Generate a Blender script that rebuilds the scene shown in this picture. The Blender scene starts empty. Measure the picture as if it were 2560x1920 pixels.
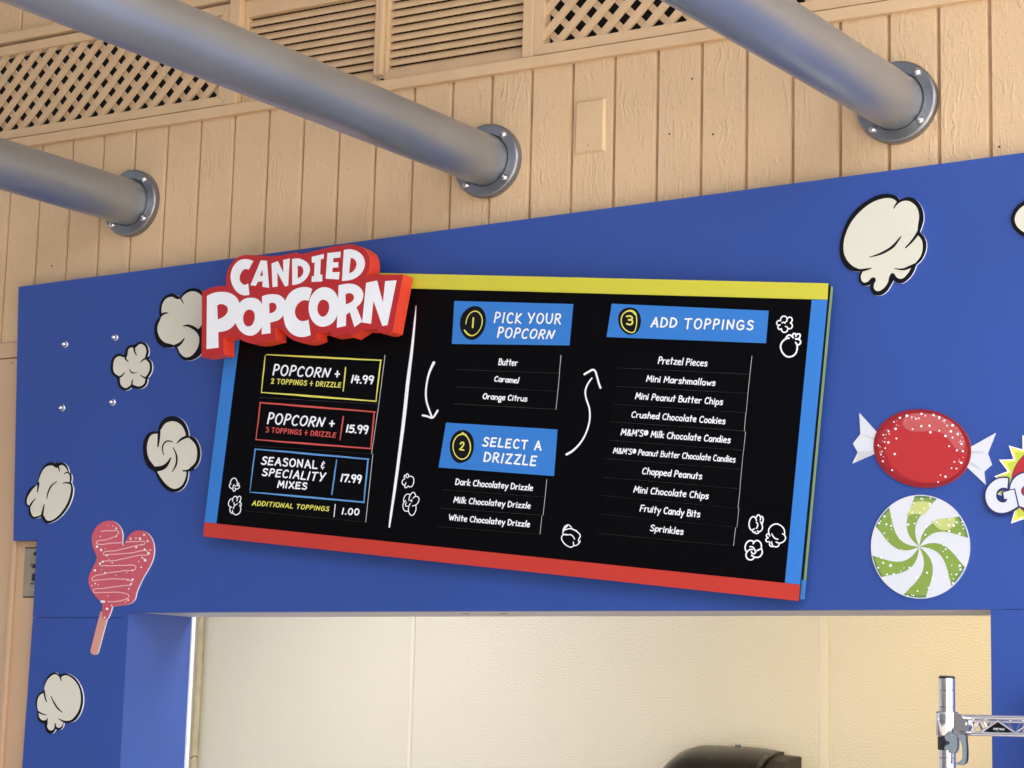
import bpy, math, random
from mathutils import Vector, Matrix
from mathutils.geometry import tessellate_polygon

random.seed(7)
sc = bpy.context.scene
ZP = 2.75                                  # height of the blue panel's top edge above the pavement

# ------------------------------------------------------------------ camera
RM = ((0.86204033, 0.50619087, 0.02563725), (-0.0579339, 0.14865972, -0.98718993), (-0.50351775, 0.84951227, 0.15747628))
CP = Vector((3.62463594, -3.76344005, -1.03034665 + ZP))
FPX = 5200.0
cam = bpy.data.cameras.new("camera")
cam.sensor_width = 36.0
cam.lens = FPX / 2560 * 36
cam.clip_end = 400
camo = bpy.data.objects.new("camera", cam)
sc.collection.objects.link(camo)
mw = Matrix.Identity(4)
for c in range(3):
    mw[c][0] = RM[0][c]; mw[c][1] = -RM[1][c]; mw[c][2] = -RM[2][c]
mw.translation = CP
camo.matrix_world = mw
sc.camera = camo

# ------------------------------------------------------------------ world and sun
SUN_EL, SUN_AZ = math.radians(56), math.radians(130)     # azimuth clockwise from +Y
w = bpy.data.worlds.new("World"); sc.world = w; w.use_nodes = True
nt = w.node_tree; nt.nodes.clear()
sky = nt.nodes.new('ShaderNodeTexSky'); sky.sky_type = 'NISHITA'; sky.sun_disc = False
sky.sun_elevation = SUN_EL; sky.sun_rotation = SUN_AZ
sky.air_density = 1.0; sky.dust_density = 4.0; sky.ozone_density = 1.0
bg = nt.nodes.new('ShaderNodeBackground'); bg.inputs[1].default_value = 0.15
wo = nt.nodes.new('ShaderNodeOutputWorld')
nt.links.new(sky.outputs[0], bg.inputs[0]); nt.links.new(bg.outputs[0], wo.inputs[0])
sl = bpy.data.lights.new("sun", 'SUN'); sl.energy = 5.0; sl.angle = math.radians(0.6); sl.color = (1.0, 0.985, 0.965)
so = bpy.data.objects.new("sun", sl); sc.collection.objects.link(so)
sd = Vector((math.sin(SUN_AZ) * math.cos(SUN_EL), math.cos(SUN_AZ) * math.cos(SUN_EL), math.sin(SUN_EL)))
so.rotation_euler = sd.to_track_quat('Z', 'Y').to_euler()
so.location = (6, -8, 9)
sc.view_settings.view_transform = 'Standard'; sc.view_settings.look = 'None'
sc.view_settings.exposure = 1.88; sc.view_settings.gamma = 1.0

# ------------------------------------------------------------------ tools
def W(x, y, Y=0.0):
    """where the line of sight through photo point (x, y) meets the vertical plane Y"""
    a, b = (x - 1280) / FPX, (y - 960) / FPX
    d = [RM[0][i] * a + RM[1][i] * b + RM[2][i] for i in range(3)]
    t = (Y - CP.y) / d[1]
    return (CP.x + t * d[0], CP.z + t * d[2])

class Z:
    """a magnified view of the photo: its corner and its scale"""
    def __init__(s, ox, oy, k): s.ox, s.oy, s.k = ox, oy, k
    def p(s, x, y): return (s.ox + x / s.k, s.oy + y / s.k)
    def P(s, txt):
        out = []
        for t in txt.split():
            c = t.endswith('*'); a, b = t.rstrip('*').split(',')
            x, y = s.p(float(a), float(b)); out.append((x, y, c))
        return out
def T(ox, oy): return Z(ox, oy, 2212 / 640)

def smooth(pts, closed=True, n=6):
    m = len(pts); out = []
    for i in range(m if closed else m - 1):
        p1, p2 = pts[i], pts[(i + 1) % m]
        p0 = pts[(i - 1) % m] if (closed or i > 0) else p1
        p3 = pts[(i + 2) % m] if (closed or i + 2 < m) else p2
        c1 = len(p1) > 2 and p1[2]; c2 = len(p2) > 2 and p2[2]
        L = math.hypot(p2[0] - p1[0], p2[1] - p1[1]) or 1e-9
        def tan(a, b, c, corner, first):
            if corner: return None
            la = math.hypot(b[0] - a[0], b[1] - a[1]); lc = math.hypot(c[0] - b[0], c[1] - b[1])
            if la < 1e-9 or lc < 1e-9: return None
            tx = (b[0] - a[0]) / la + (c[0] - b[0]) / lc; ty = (b[1] - a[1]) / la + (c[1] - b[1]) / lc
            q = math.hypot(tx, ty)
            return (tx / q * L, ty / q * L) if q > 1e-9 else None
        t1 = tan(p0, p1, p2, c1, 1); t2 = tan(p1, p2, p3, c2, 0)
        ch = (p2[0] - p1[0], p2[1] - p1[1])
        if t1 is None and t2 is None:
            out.append((p1[0], p1[1])); continue
        if t1 is None: t1 = (1.5 * ch[0] - .5 * t2[0], 1.5 * ch[1] - .5 * t2[1])
        if t2 is None: t2 = (1.5 * ch[0] - .5 * t1[0], 1.5 * ch[1] - .5 * t1[1])
        for j in range(n):
            s = j / n; s2 = s * s; s3 = s2 * s
            h = (2 * s3 - 3 * s2 + 1, s3 - 2 * s2 + s, -2 * s3 + 3 * s2, s3 - s2)
            out.append((h[0] * p1[0] + h[1] * t1[0] + h[2] * p2[0] + h[3] * t2[0], h[0] * p1[1] + h[1] * t1[1] + h[2] * p2[1] + h[3] * t2[1]))
    if not closed: out.append((pts[-1][0], pts[-1][1]))
    return out

def area(p): return sum(p[i][0] * p[(i + 1) % len(p)][1] - p[(i + 1) % len(p)][0] * p[i][1] for i in range(len(p))) / 2

def inset(p, d):
    """move a closed outline inwards by d (outwards when negative)"""
    s = 1 if area(p) > 0 else -1; n = len(p); out = []
    for i in range(n):
        a, b = p[i - 1], p[(i + 1) % n]
        tx, ty = b[0] - a[0], b[1] - a[1]; q = math.hypot(tx, ty) or 1
        out.append((p[i][0] - s * ty / q * d, p[i][1] + s * tx / q * d))
    return out

def ellipse(cx, cy, rx, ry, tilt=0, n=48):
    ct, st = math.cos(tilt), math.sin(tilt)
    return [(cx + rx * math.cos(a) * ct - ry * math.sin(a) * st, cy + rx * math.cos(a) * st + ry * math.sin(a) * ct) for a in (2 * math.pi * i / n for i in range(n))]

ORIGIN = {}
class MB:
    def __init__(s): s.v = []; s.f = []; s.m = []; s.sm = []
    def face(s, idx, m=0, smo=False): s.f.append(idx); s.m.append(m); s.sm.append(smo)
    def box(s, x0, x1, y0, y1, z0, z1, m=0):
        b = len(s.v)
        s.v += [(x, y, z) for x in (x0, x1) for y in (y0, y1) for z in (z0, z1)]
        for q in ((0, 1, 3, 2), (4, 6, 7, 5), (0, 4, 5, 1), (2, 3, 7, 6), (0, 2, 6, 4), (1, 5, 7, 3)): s.face([b + i for i in q], m)
        return s
    def slab(s, outer, Y, th, holes=(), mf=0, ms=0, px=True, back=False):
        """flat piece parallel to the wall: outline in photo points (px) or in X,Z metres; front at Y, thickness th"""
        loops = [outer] + list(holes)
        if px: loops = [[W(x, y, Y) for x, y in l] for l in loops]
        loops = [l if (area(l) > 0) == (i == 0) else l[::-1] for i, l in enumerate(loops)]
        b = len(s.v); flat = [p for l in loops for p in l]
        s.v += [(x, Y, z) for x, z in flat]
        for t in tessellate_polygon([[Vector((x, z, 0)) for x, z in l] for l in loops]):
            a, c, d = (flat[i] for i in t)
            ar = (c[0] - a[0]) * (d[1] - a[1]) - (d[0] - a[0]) * (c[1] - a[1])
            if abs(ar) < 1e-12: continue
            s.face([b + i for i in (t if ar > 0 else t[::-1])], mf)
        if th > 0:
            o = 0
            for l in loops:
                n = len(l); c = len(s.v)
                s.v += [(x, Y, z) for x, z in l] + [(x, Y + th, z) for x, z in l]
                for i in range(n):
                    j = (i + 1) % n
                    s.face([c + j, c + i, c + n + i, c + n + j], ms)
        return s
    def ribbon(s, pts, wd, Y, m=0, mp=None, caps=True, tilt=.00012):
        """brush stroke: pts in photo points, width(s) in photo points"""
        n = len(pts); mp = mp or (lambda x, y, d: W(x, y, Y))
        if n < 2: return s
        ws = wd if isinstance(wd, (list, tuple)) else [wd] * n
        b = len(s.v); L = []; R = []
        for i in range(n):
            a, c = pts[max(i - 1, 0)], pts[min(i + 1, n - 1)]
            tx, ty = c[0] - a[0], c[1] - a[1]; q = math.hypot(tx, ty) or 1
            nx, ny = -ty / q, tx / q; h = ws[i] / 2
            y = Y - tilt * i / n
            for sg in (1, -1):
                X, Zc = W(pts[i][0] + sg * nx * h, pts[i][1] + sg * ny * h, Y); s.v.append((X, y, Zc))
        for i in range(n - 1): s.face([b + 2 * i, b + 2 * i + 1, b + 2 * i + 3, b + 2 * i + 2], m)
        if caps:
            for e in (0, n - 1):
                p = pts[e]; o = pts[1] if e == 0 else pts[n - 2]
                an = math.atan2(p[1] - o[1], p[0] - o[0]); h = ws[e] / 2; c = len(s.v)
                for k in range(7):
                    aa = an - math.pi / 2 + math.pi * k / 6
                    X, Zc = W(p[0] + h * math.cos(aa), p[1] + h * math.sin(aa), Y); s.v.append((X, Y - tilt * e / n, Zc))
                s.face([c + k for k in range(7)], m)
        return s
    def lathe(s, prof, org, axis=(0, -1, 0), n=32, m=0, smo=True, caps=True):
        """profile of (radius, height) turned about an axis"""
        ax = Vector(axis).normalized(); u = ax.orthogonal().normalized(); v = ax.cross(u); o = Vector(org); b = len(s.v)
        for r, h in prof:
            for k in range(n):
                a = 2 * math.pi * k / n; s.v.append(tuple(o + ax * h + u * (r * math.cos(a)) + v * (r * math.sin(a))))
        for i in range(len(prof) - 1):
            for k in range(n):
                k2 = (k + 1) % n; s.face([b + i * n + k, b + i * n + k2, b + (i + 1) * n + k2, b + (i + 1) * n + k], m, smo)
        for i, fl in ((0, 1), (len(prof) - 1, 0)):
            if caps and prof[i][0] > 1e-6:                   # caps get their own corners, so the side keeps its true shading
                c = len(s.v); s.v += [s.v[b + i * n + k] for k in range(n)]
                r = list(range(c, c + n)); s.face(r[::-1] if fl else r, m)
        return s
    def tube(s, path, rad, n=10, m=0):
        b = len(s.v); P = [Vector(p) for p in path]; k0 = len(P); up = None
        for i, p in enumerate(P):
            t = (P[min(i + 1, k0 - 1)] - P[max(i - 1, 0)]).normalized()
            u = t.orthogonal().normalized() if up is None else (up - t * up.dot(t)).normalized(); up = u; v = t.cross(u)
            r = rad[i] if isinstance(rad, list) else rad
            for k in range(n):
                a = 2 * math.pi * k / n; s.v.append(tuple(p + u * (r * math.cos(a)) + v * (r * math.sin(a))))
        for i in range(k0 - 1):
            for k in range(n):
                k2 = (k + 1) % n; s.face([b + i * n + k, b + i * n + k2, b + (i + 1) * n + k2, b + (i + 1) * n + k], m, True)
        for o, fl in ((b, 1), (b + (k0 - 1) * n, 0)):
            c = len(s.v); s.v += [s.v[o + k] for k in range(n)]; r = list(range(c, c + n)); s.face(r[::-1] if fl else r, m)
        return s
    def build(s, name, mats, parent=None, bevel=0, org=None, **tags):
        me = bpy.data.meshes.new(name)
        if org is None:
            xs = [[p[i] for p in s.v] for i in range(3)]
            org = Vector([(min(q) + max(q)) / 2 for q in xs])
        org = Vector(org)
        me.from_pydata([tuple(Vector(p) - org) for p in s.v], [], s.f)
        for mt in (mats if isinstance(mats, (list, tuple)) else [mats]): me.materials.append(mt)
        for p, mi, sm in zip(me.polygons, s.m, s.sm): p.material_index = mi; p.use_smooth = sm
        me.update()
        o = bpy.data.objects.new(name, me); sc.collection.objects.link(o)
        ORIGIN[o.name] = org
        if parent is not None: o.parent = parent; o.location = org - ORIGIN[parent.name]
        else: o.location = org
        if bevel:
            md = o.modifiers.new("bevel", 'BEVEL'); md.width = bevel; md.segments = 2; md.limit_method = 'ANGLE'
        for k, v in tags.items(): o[k] = v
        return o

def thing(name, label, cat, loc, group=None):
    o = bpy.data.objects.new(name, None); sc.collection.objects.link(o); o.location = loc; o.empty_display_size = .1
    o['label'] = label; o['category'] = cat
    if group: o['group'] = group
    ORIGIN[o.name] = Vector(loc)
    return o
def dup(root, loc, label):
    r = root.copy(); sc.collection.objects.link(r); r.location = loc; r['label'] = label
    for ch in root.children:
        c = ch.copy(); sc.collection.objects.link(c); c.parent = r
        for g in ch.children:
            d = g.copy(); sc.collection.objects.link(d); d.parent = c
    return r

def mat(name, col, rough=.5, metal=0.0, var=0.0, vscale=8.0, bump=0.0, bscale=60.0, stretch=(1, 1, 1), rvar=0.0, bdist=.002, spec=.5, col2=None, detail=4):
    m = bpy.data.materials.new(name); m.use_nodes = True; N = m.node_tree.nodes; L = m.node_tree.links
    b = N['Principled BSDF']; b.inputs['Base Color'].default_value = (*col, 1); b.inputs['Roughness'].default_value = rough
    b.inputs['Metallic'].default_value = metal; b.inputs['Specular IOR Level'].default_value = spec
    geo = N.new('ShaderNodeNewGeometry')
    def noise(scale, st):
        mp = N.new('ShaderNodeMapping'); mp.inputs['Scale'].default_value = st
        L.new(geo.outputs['Position'], mp.inputs['Vector'])
        n = N.new('ShaderNodeTexNoise'); n.inputs['Scale'].default_value = scale; n.inputs['Detail'].default_value = detail
        L.new(mp.outputs[0], n.inputs['Vector']); return n
    if var or col2:
        n = noise(vscale, stretch); cr = N.new('ShaderNodeValToRGB')
        c2 = col2 or tuple(c * (1 - var) for c in col)
        cr.color_ramp.elements[0].position = .3; cr.color_ramp.elements[1].position = .7
        cr.color_ramp.elements[0].color = (*c2, 1); cr.color_ramp.elements[1].color = (*[min(1, c * (1 + var * .4)) for c in col], 1)
        L.new(n.outputs['Fac'], cr.inputs[0]); L.new(cr.outputs[0], b.inputs['Base Color'])
    if rvar:
        n = noise(vscale * 1.7, (1, 1, 1)); mr = N.new('ShaderNodeMapRange'); mr.inputs['To Min'].default_value = rough - rvar; mr.inputs['To Max'].default_value = rough + rvar
        L.new(n.outputs['Fac'], mr.inputs[0]); L.new(mr.outputs[0], b.inputs['Roughness'])
    if bump:
        n = noise(bscale, stretch); bp = N.new('ShaderNodeBump'); bp.inputs['Strength'].default_value = bump; bp.inputs['Distance'].default_value = bdist
        L.new(n.outputs['Fac'], bp.inputs['Height']); L.new(bp.outputs[0], b.inputs['Normal'])
    return m

TAN = (.655, .455, .26)
def rough_siding():
    """painted rough-sawn board: ragged upright ridges and small lumps under the paint"""
    m = mat('painted_rough_siding', TAN, .55, var=.05, vscale=5); N = m.node_tree.nodes; L = m.node_tree.links
    geo = N.new('ShaderNodeNewGeometry'); warp = N.new('ShaderNodeTexNoise'); warp.inputs['Scale'].default_value = 9; warp.inputs['Detail'].default_value = 3
    L.new(geo.outputs['Position'], warp.inputs['Vector'])
    mx = N.new('ShaderNodeVectorMath'); mx.operation = 'MULTIPLY_ADD'; mx.inputs[1].default_value = (.05, .05, .05)
    L.new(warp.outputs['Color'], mx.inputs[0]); L.new(geo.outputs['Position'], mx.inputs[2])
    def n(scale, st, lo, hi, det):
        mp = N.new('ShaderNodeMapping'); mp.inputs['Scale'].default_value = st; L.new(mx.outputs[0], mp.inputs['Vector'])
        t = N.new('ShaderNodeTexNoise'); t.inputs['Scale'].default_value = scale; t.inputs['Detail'].default_value = det; t.inputs['Roughness'].default_value = .6; L.new(mp.outputs[0], t.inputs['Vector'])
        r = N.new('ShaderNodeMapRange'); r.inputs['From Min'].default_value = lo; r.inputs['From Max'].default_value = hi; L.new(t.outputs['Fac'], r.inputs[0]); return r
    a = n(125, (1, 1, .13), .50, .72, 3); c = n(160, (1, 1, .55), .55, .75, 2); d = n(14, (1, 1, .5), .35, .65, 2)
    mul = N.new('ShaderNodeMath'); mul.operation = 'MULTIPLY'; L.new(a.outputs[0], mul.inputs[0]); L.new(d.outputs[0], mul.inputs[1])
    ad = N.new('ShaderNodeMath'); ad.operation = 'MULTIPLY_ADD'; ad.inputs[1].default_value = .55; L.new(c.outputs[0], ad.inputs[0]); L.new(mul.outputs[0], ad.inputs[2])
    bp = N.new('ShaderNodeBump'); bp.inputs['Strength'].default_value = 1.0; bp.inputs['Distance'].default_value = .0016
    L.new(ad.outputs[0], bp.inputs['Height']); L.new(bp.outputs[0], N['Principled BSDF'].inputs['Normal'])
    return m
M = dict(
    siding=rough_siding(),
    trim=mat('painted_trim', TAN, .5, var=.07, vscale=14, bump=.25, bscale=120, bdist=.0006),
    smooth_tan=mat('painted_smooth_board', (.58, .39, .235), .55, var=.06, vscale=5, bump=.15, bscale=90, bdist=.0005),
    groove=mat('groove_floor', (.42, .27, .155), .8, var=.35, vscale=40, stretch=(1, 1, .3)),  # groove floors darker than the boards, in uneven streaks
    dark=mat('dark_cavity', (.006, .004, .004), .9),
    screen=mat('dark_screen', (.12, .08, .055), .8),
    blue=mat('blue_painted_panel', (.0265, .072, .32), .42, var=.06, vscale=3, rvar=.06, bump=.06, bscale=220, bdist=.0004),
    blue_jamb_lit=mat('lit_blue_jamb', (.050, .112, .43), .40, var=.05, vscale=4),  # lighter copy of the panel blue; light from the right put in the colour
    steel=mat('silver_painted_steel', (.375, .41, .445), .44, metal=.85, var=.07, vscale=5, rvar=.06),
    flange=mat('cast_flange_paint', (.26, .262, .27), .30, metal=.8, var=.12, vscale=30),
    bolt=mat('bright_bolt', (.62, .62, .65), .22, metal=1.0),
    chrome=mat('chrome', (.84, .84, .87), .2, metal=1.0),
    greywhite=mat('soft_white_print', (.655, .68, .725), .42, var=.02, vscale=9),
    white=mat('white_print', (.87, .90, .93), .45, var=.015, vscale=10),
    pvc=mat('white_board_edge', (.86, .87, .88), .5),
    cream=mat('cream_print', (.68, .665, .55), .48, var=.03, vscale=5),
    black=mat('black_print', (.004, .0036, .005), .45, spec=.2),
    board=mat('black_menu_face', (.0022, .0019, .0025), .40, rvar=.05, vscale=3, spec=.06),
    strip=mat('black_strip_face', (.0022, .0020, .0026), .42, spec=.06),
    edge=mat('strip_edge_lit', (.55, .55, .57), .5),  # pale grey stands for light caught on the black strips' edges
    hblue=mat('header_blue', (.030, .195, .60), .42, var=.03, vscale=5),
    yellow=mat('yellow_border', (.61, .575, .045), .45, var=.03, vscale=4),
    lime=mat('pale_yellow_print', (.74, .72, .12), .45),
    redbar=mat('red_border', (.50, .036, .022), .42, var=.03, vscale=4),
    redline=mat('soft_red_print', (.60, .085, .075), .45),
    blueline=mat('soft_blue_print', (.11, .31, .66), .45),
    red=mat('red_sign_face', (.47, .016, .018), .42, var=.03, vscale=6),
    red_lit_side=mat('orange_red_edge_lit', (.80, .062, .026), .5, var=.06, vscale=12),  # brighter than the face; light on the sign's sides put in the colour
    green_edge=mat('olive_backing_edge', (.20, .29, .11), .5),
    blue_edge=mat('blue_backing_edge', (.045, .2, .5), .5),
    pink=mat('pink_coating_print', (.58, .098, .135), .45, var=.10, vscale=9),
    palepink=mat('pale_pink_drizzle', (.84, .52, .50), .45),
    stick=mat('peach_stick_print', (.64, .31, .235), .45),
    candy=mat('candy_red', (.45, .023, .025), .42, var=.03), candy_dark=mat('candy_dark_red', (.25, .008, .016), .42),
    candy_hi=mat('candy_highlight', (.50, .095, .095), .42), candy_mid=mat('candy_mid_red', (.34, .012, .018), .42),
    fold=mat('wrapper_fold', (.54, .555, .59), .45),
    mint=mat('mint_green', (.225, .345, .058), .42, var=.06, vscale=14), mint_dark=mat('mint_dark_green', (.11, .205, .068), .42),
    mint_hi=mat('mint_highlight', (.52, .58, .20), .42),
    navy=mat('navy_outline', (.017, .022, .13), .42), burst=mat('burst_yellow', (.76, .74, .11), .42), burst2=mat('burst_lime', (.53, .60, .06), .42),
    frp=mat('cream_pebbled_panel', (.80, .775, .685), .16, bump=.95, bscale=240, bdist=.0021, var=.02, vscale=2, detail=1),
    moulding=mat('cream_seam_strip', (.83, .80, .72), .35),
    inwhite=mat('white_inner_wall', (.80, .81, .82), .5, var=.02),
    lintel=mat('grey_white_soffit', (.62, .62, .66), .55, var=.10, vscale=7),
    conduit=mat('old_cream_paint', (.62, .54, .36), .35, var=.18, vscale=30, bump=.3, bscale=80, bdist=.001),
    smoke=mat('smoky_plastic', (.010, .0075, .005), .26, rvar=.05), smoke_dark=mat('dark_smoky_plastic', (.010, .007, .005), .3), smoke_side=mat('brown_plastic', (.028, .023, .019), .5),
    plate=mat('old_steel_plate', (.31, .265, .185), .55, metal=.0, var=.15, vscale=40),
    blackplastic=mat('black_plastic', (.012, .012, .015), .35), greyplastic=mat('blue_grey_plastic', (.17, .21, .235), .4),
    concrete=mat('pale_concrete', (.50, .48, .45), .85, var=.2, vscale=3, bump=.3, bscale=30),
    paving=mat('added_dark_paving', (.17, .15, .135), .8, var=.2, vscale=4),
    groove_ring=mat('post_groove_shadow', (.12, .10, .12), .35, metal=.8),
    nail=mat('nail_hole', (.03, .018, .012), .8),
    tile=mat('grey_floor', (.30, .29, .28), .6, var=.1), light_blocker=mat('light_blocker_tan', (.33, .30, .27), .8, var=.05),
)
sb = M['steel'].node_tree.nodes['Principled BSDF']; sb.inputs['Coat Weight'].default_value = .25; sb.inputs['Coat Roughness'].default_value = .10
lampm = mat('lamp_diffuser', (.9, .85, .7), .5)
lb = lampm.node_tree.nodes['Principled BSDF']; lb.inputs['Emission Color'].default_value = (1, .75, .38, 1); lb.inputs['Emission Strength'].default_value = 6.4
lampw = lampm.copy(); lampw.name = 'lamp_diffuser_white'
lb = lampw.node_tree.nodes['Principled BSDF']; lb.inputs['Emission Color'].default_value = (1, .97, .93, 1); lb.inputs['Emission Strength'].default_value = 4.4

# ------------------------------------------------------------------ pavement
MB().box(-30, 40, -40, 12, -.3, 0).build('pavement', M['concrete'], kind='structure')
MB().box(-14, 4.9, -5.49, -.06, .0005, .004).build('added_ground_sheet', M['paving'], kind='structure')  # unseen dark sheet added to cut light bounced up from the ground

# ------------------------------------------------------------------ unseen roof and building added to shade the stand, open to the right
can_ = thing('added_shade_roof', 'unseen flat roof added high over the stand to shade it', 'light_blocker', (-3, -1.5, 4.7))
MB().box(-14, 5.0, -3.2, .3, 4.7, 4.9).build('roof_slab', M['light_blocker'], can_)
far = thing('added_shade_building', 'unseen plain tan building added behind the camera to block light', 'building', (0, -7, 0))
MB().box(-14, 3.2, -12, -5.5, 0, 5).build('wall', M['light_blocker'], far)
MB().box(-14.2, 3.35, -12.2, -5.35, 5, 5.3).build('roof', M['light_blocker'], far)

# ------------------------------------------------------------------ building wall
PITCH = .1016
XL, XR = -1.2, 4.4
wall = thing('siding_wall', 'tan painted wall of vertical grooved siding boards behind the blue panel', 'wall', (1.3, 0, 0))
def siding(name, z0, z1, x0=XL, x1=XR):
    b = MB(); g0, g1, dp = .0055, .0030, .0062
    xs = [(x0, 0)]
    i = math.ceil((x0 + .01) / PITCH)
    while i * PITCH < x1 - .01:
        X = i * PITCH + .0012
        xs += [(X - g0, 0), (X - g1, dp), (X + g1, dp), (X + g0, 0)]; i += 1
    xs.append((x1, 0))
    for (xa, ya), (xb, yb) in zip(xs, xs[1:]):
        k = len(b.v); b.v += [(xa, ya, z0), (xb, yb, z0), (xb, yb, z1), (xa, ya, z1)]
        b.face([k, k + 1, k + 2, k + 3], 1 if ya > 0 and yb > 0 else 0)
    return b.build(name, [M['siding'], M['groove']], wall)
zbelt = W(60, 893)[1]; zbelt1 = W(60, 853)[1]
siding('siding', zbelt1 - .002, ZP + .360)
siding('siding', ZP + .668, ZP + 1.9)
MB().box(XL, .60, -.004, .02, zbelt + .0015, zbelt1).build('belt_board', M['smooth_tan'], wall, bevel=.002)
lp = MB()
lp.box(XL, .34, -.001, .02, 0, zbelt - .0015); lp.box(.34, 2.50, .0, .02, ZP - .79, zbelt - .002); lp.box(2.50, XR, -.001, .02, 0, zbelt1 - .004)
lp.box(.34, 2.50, .0, .02, 0, 1.0)
lp.build('lower_board', M['smooth_tan'], wall)
xa = W(29, 1500)[0]; xb = W(38, 1500)[0]
MB().box(xa, xb, -.012, -.0012, 0, ZP - .64).build('vertical_batten', M['smooth_tan'], wall, bevel=.002)
# rails of the vent band
MB().box(XL, XR, -.013, .02, ZP + .358, ZP + .3835).build('trim_rail', M['trim'], wall, bevel=.002)
MB().box(XL, XR, -.013, .02, ZP + .645, ZP + .670).build('trim_rail', M['trim'], wall, bevel=.002)
MB().box(XL, XR, .2, .23, ZP + .30, ZP + .72).build('vent_cavity', M['dark'], wall)

def clip(poly, x0, x1, z0, z1):
    for ax, lim, sg in ((0, x0, 1), (0, x1, -1), (1, z0, 1), (1, z1, -1)):
        out = []
        for i in range(len(poly)):
            a, c = poly[i], poly[(i + 1) % len(poly)]
            ia, ic = (a[ax] - lim) * sg >= 0, (c[ax] - lim) * sg >= 0
            if ia: out.append(a)
            if ia != ic:
                t = (lim - a[ax]) / (c[ax] - a[ax]); out.append((a[0] + t * (c[0] - a[0]), a[1] + t * (c[1] - a[1])))
        poly = out
        if len(poly) < 3: return []
    return poly

def lattice(x0, x1, z0, z1, fr, phase):
    """crossed wooden strips in a mitred frame"""
    p = thing_part = None
    b = MB()
    F = [(x0 - fr, z0 - fr + .001), (x1 + fr, z0 - fr + .001), (x1 + fr, z1 + fr), (x0 - fr, z1 + fr)]; I = [(x0, z0), (x1, z0), (x1, z1), (x0, z1)]
    g = .0006
    for i in range(4):                                         # four frame members with a hairline mitre
        j = (i + 1) % 4
        a, c, d, e = F[i], F[j], I[j], I[i]
        ux, uz = (c[0] - a[0]), (c[1] - a[1]); q = math.hypot(ux, uz); ux, uz = ux / q * g, uz / q * g
        b.slab([(a[0] + ux, a[1] + uz), (c[0] - ux, c[1] - uz), (d[0] - ux, d[1] - uz), (e[0] + ux, e[1] + uz)], -.006, .03, px=False)
    fo = b.build('lattice_panel', M['trim'], wall, bevel=.0012)
    for sg, y, nm in ((1, .002, 'lattice_strip'), (-1, .0125, 'lattice_strip')):
        s = MB(); h = z1 - z0; wd = (.0172 if sg > 0 else .0150) * math.sqrt(2); pit = .0533
        k = math.floor((x0 - h) / pit) - 2
        while k * pit < x1 + h:
            X = k * pit + phase + (0 if sg > 0 else .02)
            a = X if sg > 0 else X + h; c = X + h if sg > 0 else X
            q = clip([(a - sg * .03, z0 - .03), (a - sg * .03 + wd, z0 - .03), (c + sg * .03 + wd, z1 + .03), (c + sg * .03, z1 + .03)], x0 - .004, x1 + .004, z0 - .004, z1 + .004)
            if q and abs(area(q)) > 1e-5: s.slab(q, y + (k % 2) * .0002, .0062, px=False)
            k += 1
        s.build(nm, M['trim'], fo, bevel=.0012)
XA = .5865
lattice(XL + .05, .5635, ZP + .4095, ZP + .613, .0235, .012)
LX0 = W(1366, 60)[0]
lattice(LX0 - .004, XR - .05, ZP + .4095, ZP + .613, .0235, .030)
pa, pb = W(1311.5, 60)[0], W(1339, 60)[0]
MB().box(.5875, .6185, -.0095, .04, ZP + .3845, ZP + .6445).build('vent_post', M['trim'], wall, bevel=.0015)
MB().box(pa, LX0 - .004 - .0245, -.0085, .04, ZP + .3845, ZP + .6445).build('vent_post', M['trim'], wall, bevel=.0015)
# louvred vents
ma, mb_ = W(942, 120, .008)[0], W(960, 120, .008)[0]
def louvre(x0, x1):
    f = MB(); z0, z1 = ZP + .4065, ZP + .602
    f.box(x0, x1, .010, .03, ZP + .384, z0); f.box(x0, x1, .010, .03, z1, ZP + .6445)
    f.box(x0, x0 + .009, .0102, .03, z0, z1); f.box(x1 - .009, x1, .0102, .03, z0, z1)
    fo = f.build('louvre_vent', M['trim'], wall, bevel=.001)
    s = MB(); z = z0 + .0085; n = 10
    while z < z1 + .004:
        pr = []
        for k in range(n):                                  # rounded blade tilted outwards
            a = 2 * math.pi * k / n; u, v = .0120 * math.cos(a), .0045 * math.sin(a)
            ct, st = math.cos(.95), math.sin(.95); pr.append((.0225 + u * ct * 1 - v * st * -1, z + u * st * 1 + v * ct * -1))
        b = len(s.v)
        for X in (x0 + .004, x1 - .004): s.v += [(X, y, zz) for y, zz in pr]
        for k in range(n):
            k2 = (k + 1) % n; s.face([b + k, b + k2, b + n + k2, b + n + k], 0, True)
        z += .01925
    s.build('louvre_blade', M['trim'], fo)
    g = MB(); X = x0 + .012
    while X < x1 - .008:
        g.box(X, X + .0055, .036, .038, z0 - .01, z1 + .01); X += .0165
    g.box(x0, x1, .045, .047, z0 - .02, z1 + .02, 1)
    g.build('insect_screen', [M['screen'], M['dark']], fo)
    sw = MB()
    for X in (x0 + .035, x1 - .012 if x1 > 1.2 else x1 - .0 + .012 - .02, ):
        sw.lathe([(.0042, 0), (.0042, .0012), (.0024, .0016), (.0022, .0006), (0, .0006)], (X, .0098, ZP + .392), n=14)
    sw.build('screw', M['trim'], fo)
louvre(.6195, ma - .001); louvre(mb_ + .001, pa - .001)
mu = MB(); mu.box(ma, (ma + mb_) / 2 - .0006, -.001, .03, ZP + .402, ZP + .6445); mu.box((ma + mb_) / 2 + .0006, mb_, -.0025, .03, ZP + .402, ZP + .6445)
mu.build('vent_mullion', M['trim'], wall, bevel=.0012)
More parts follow.
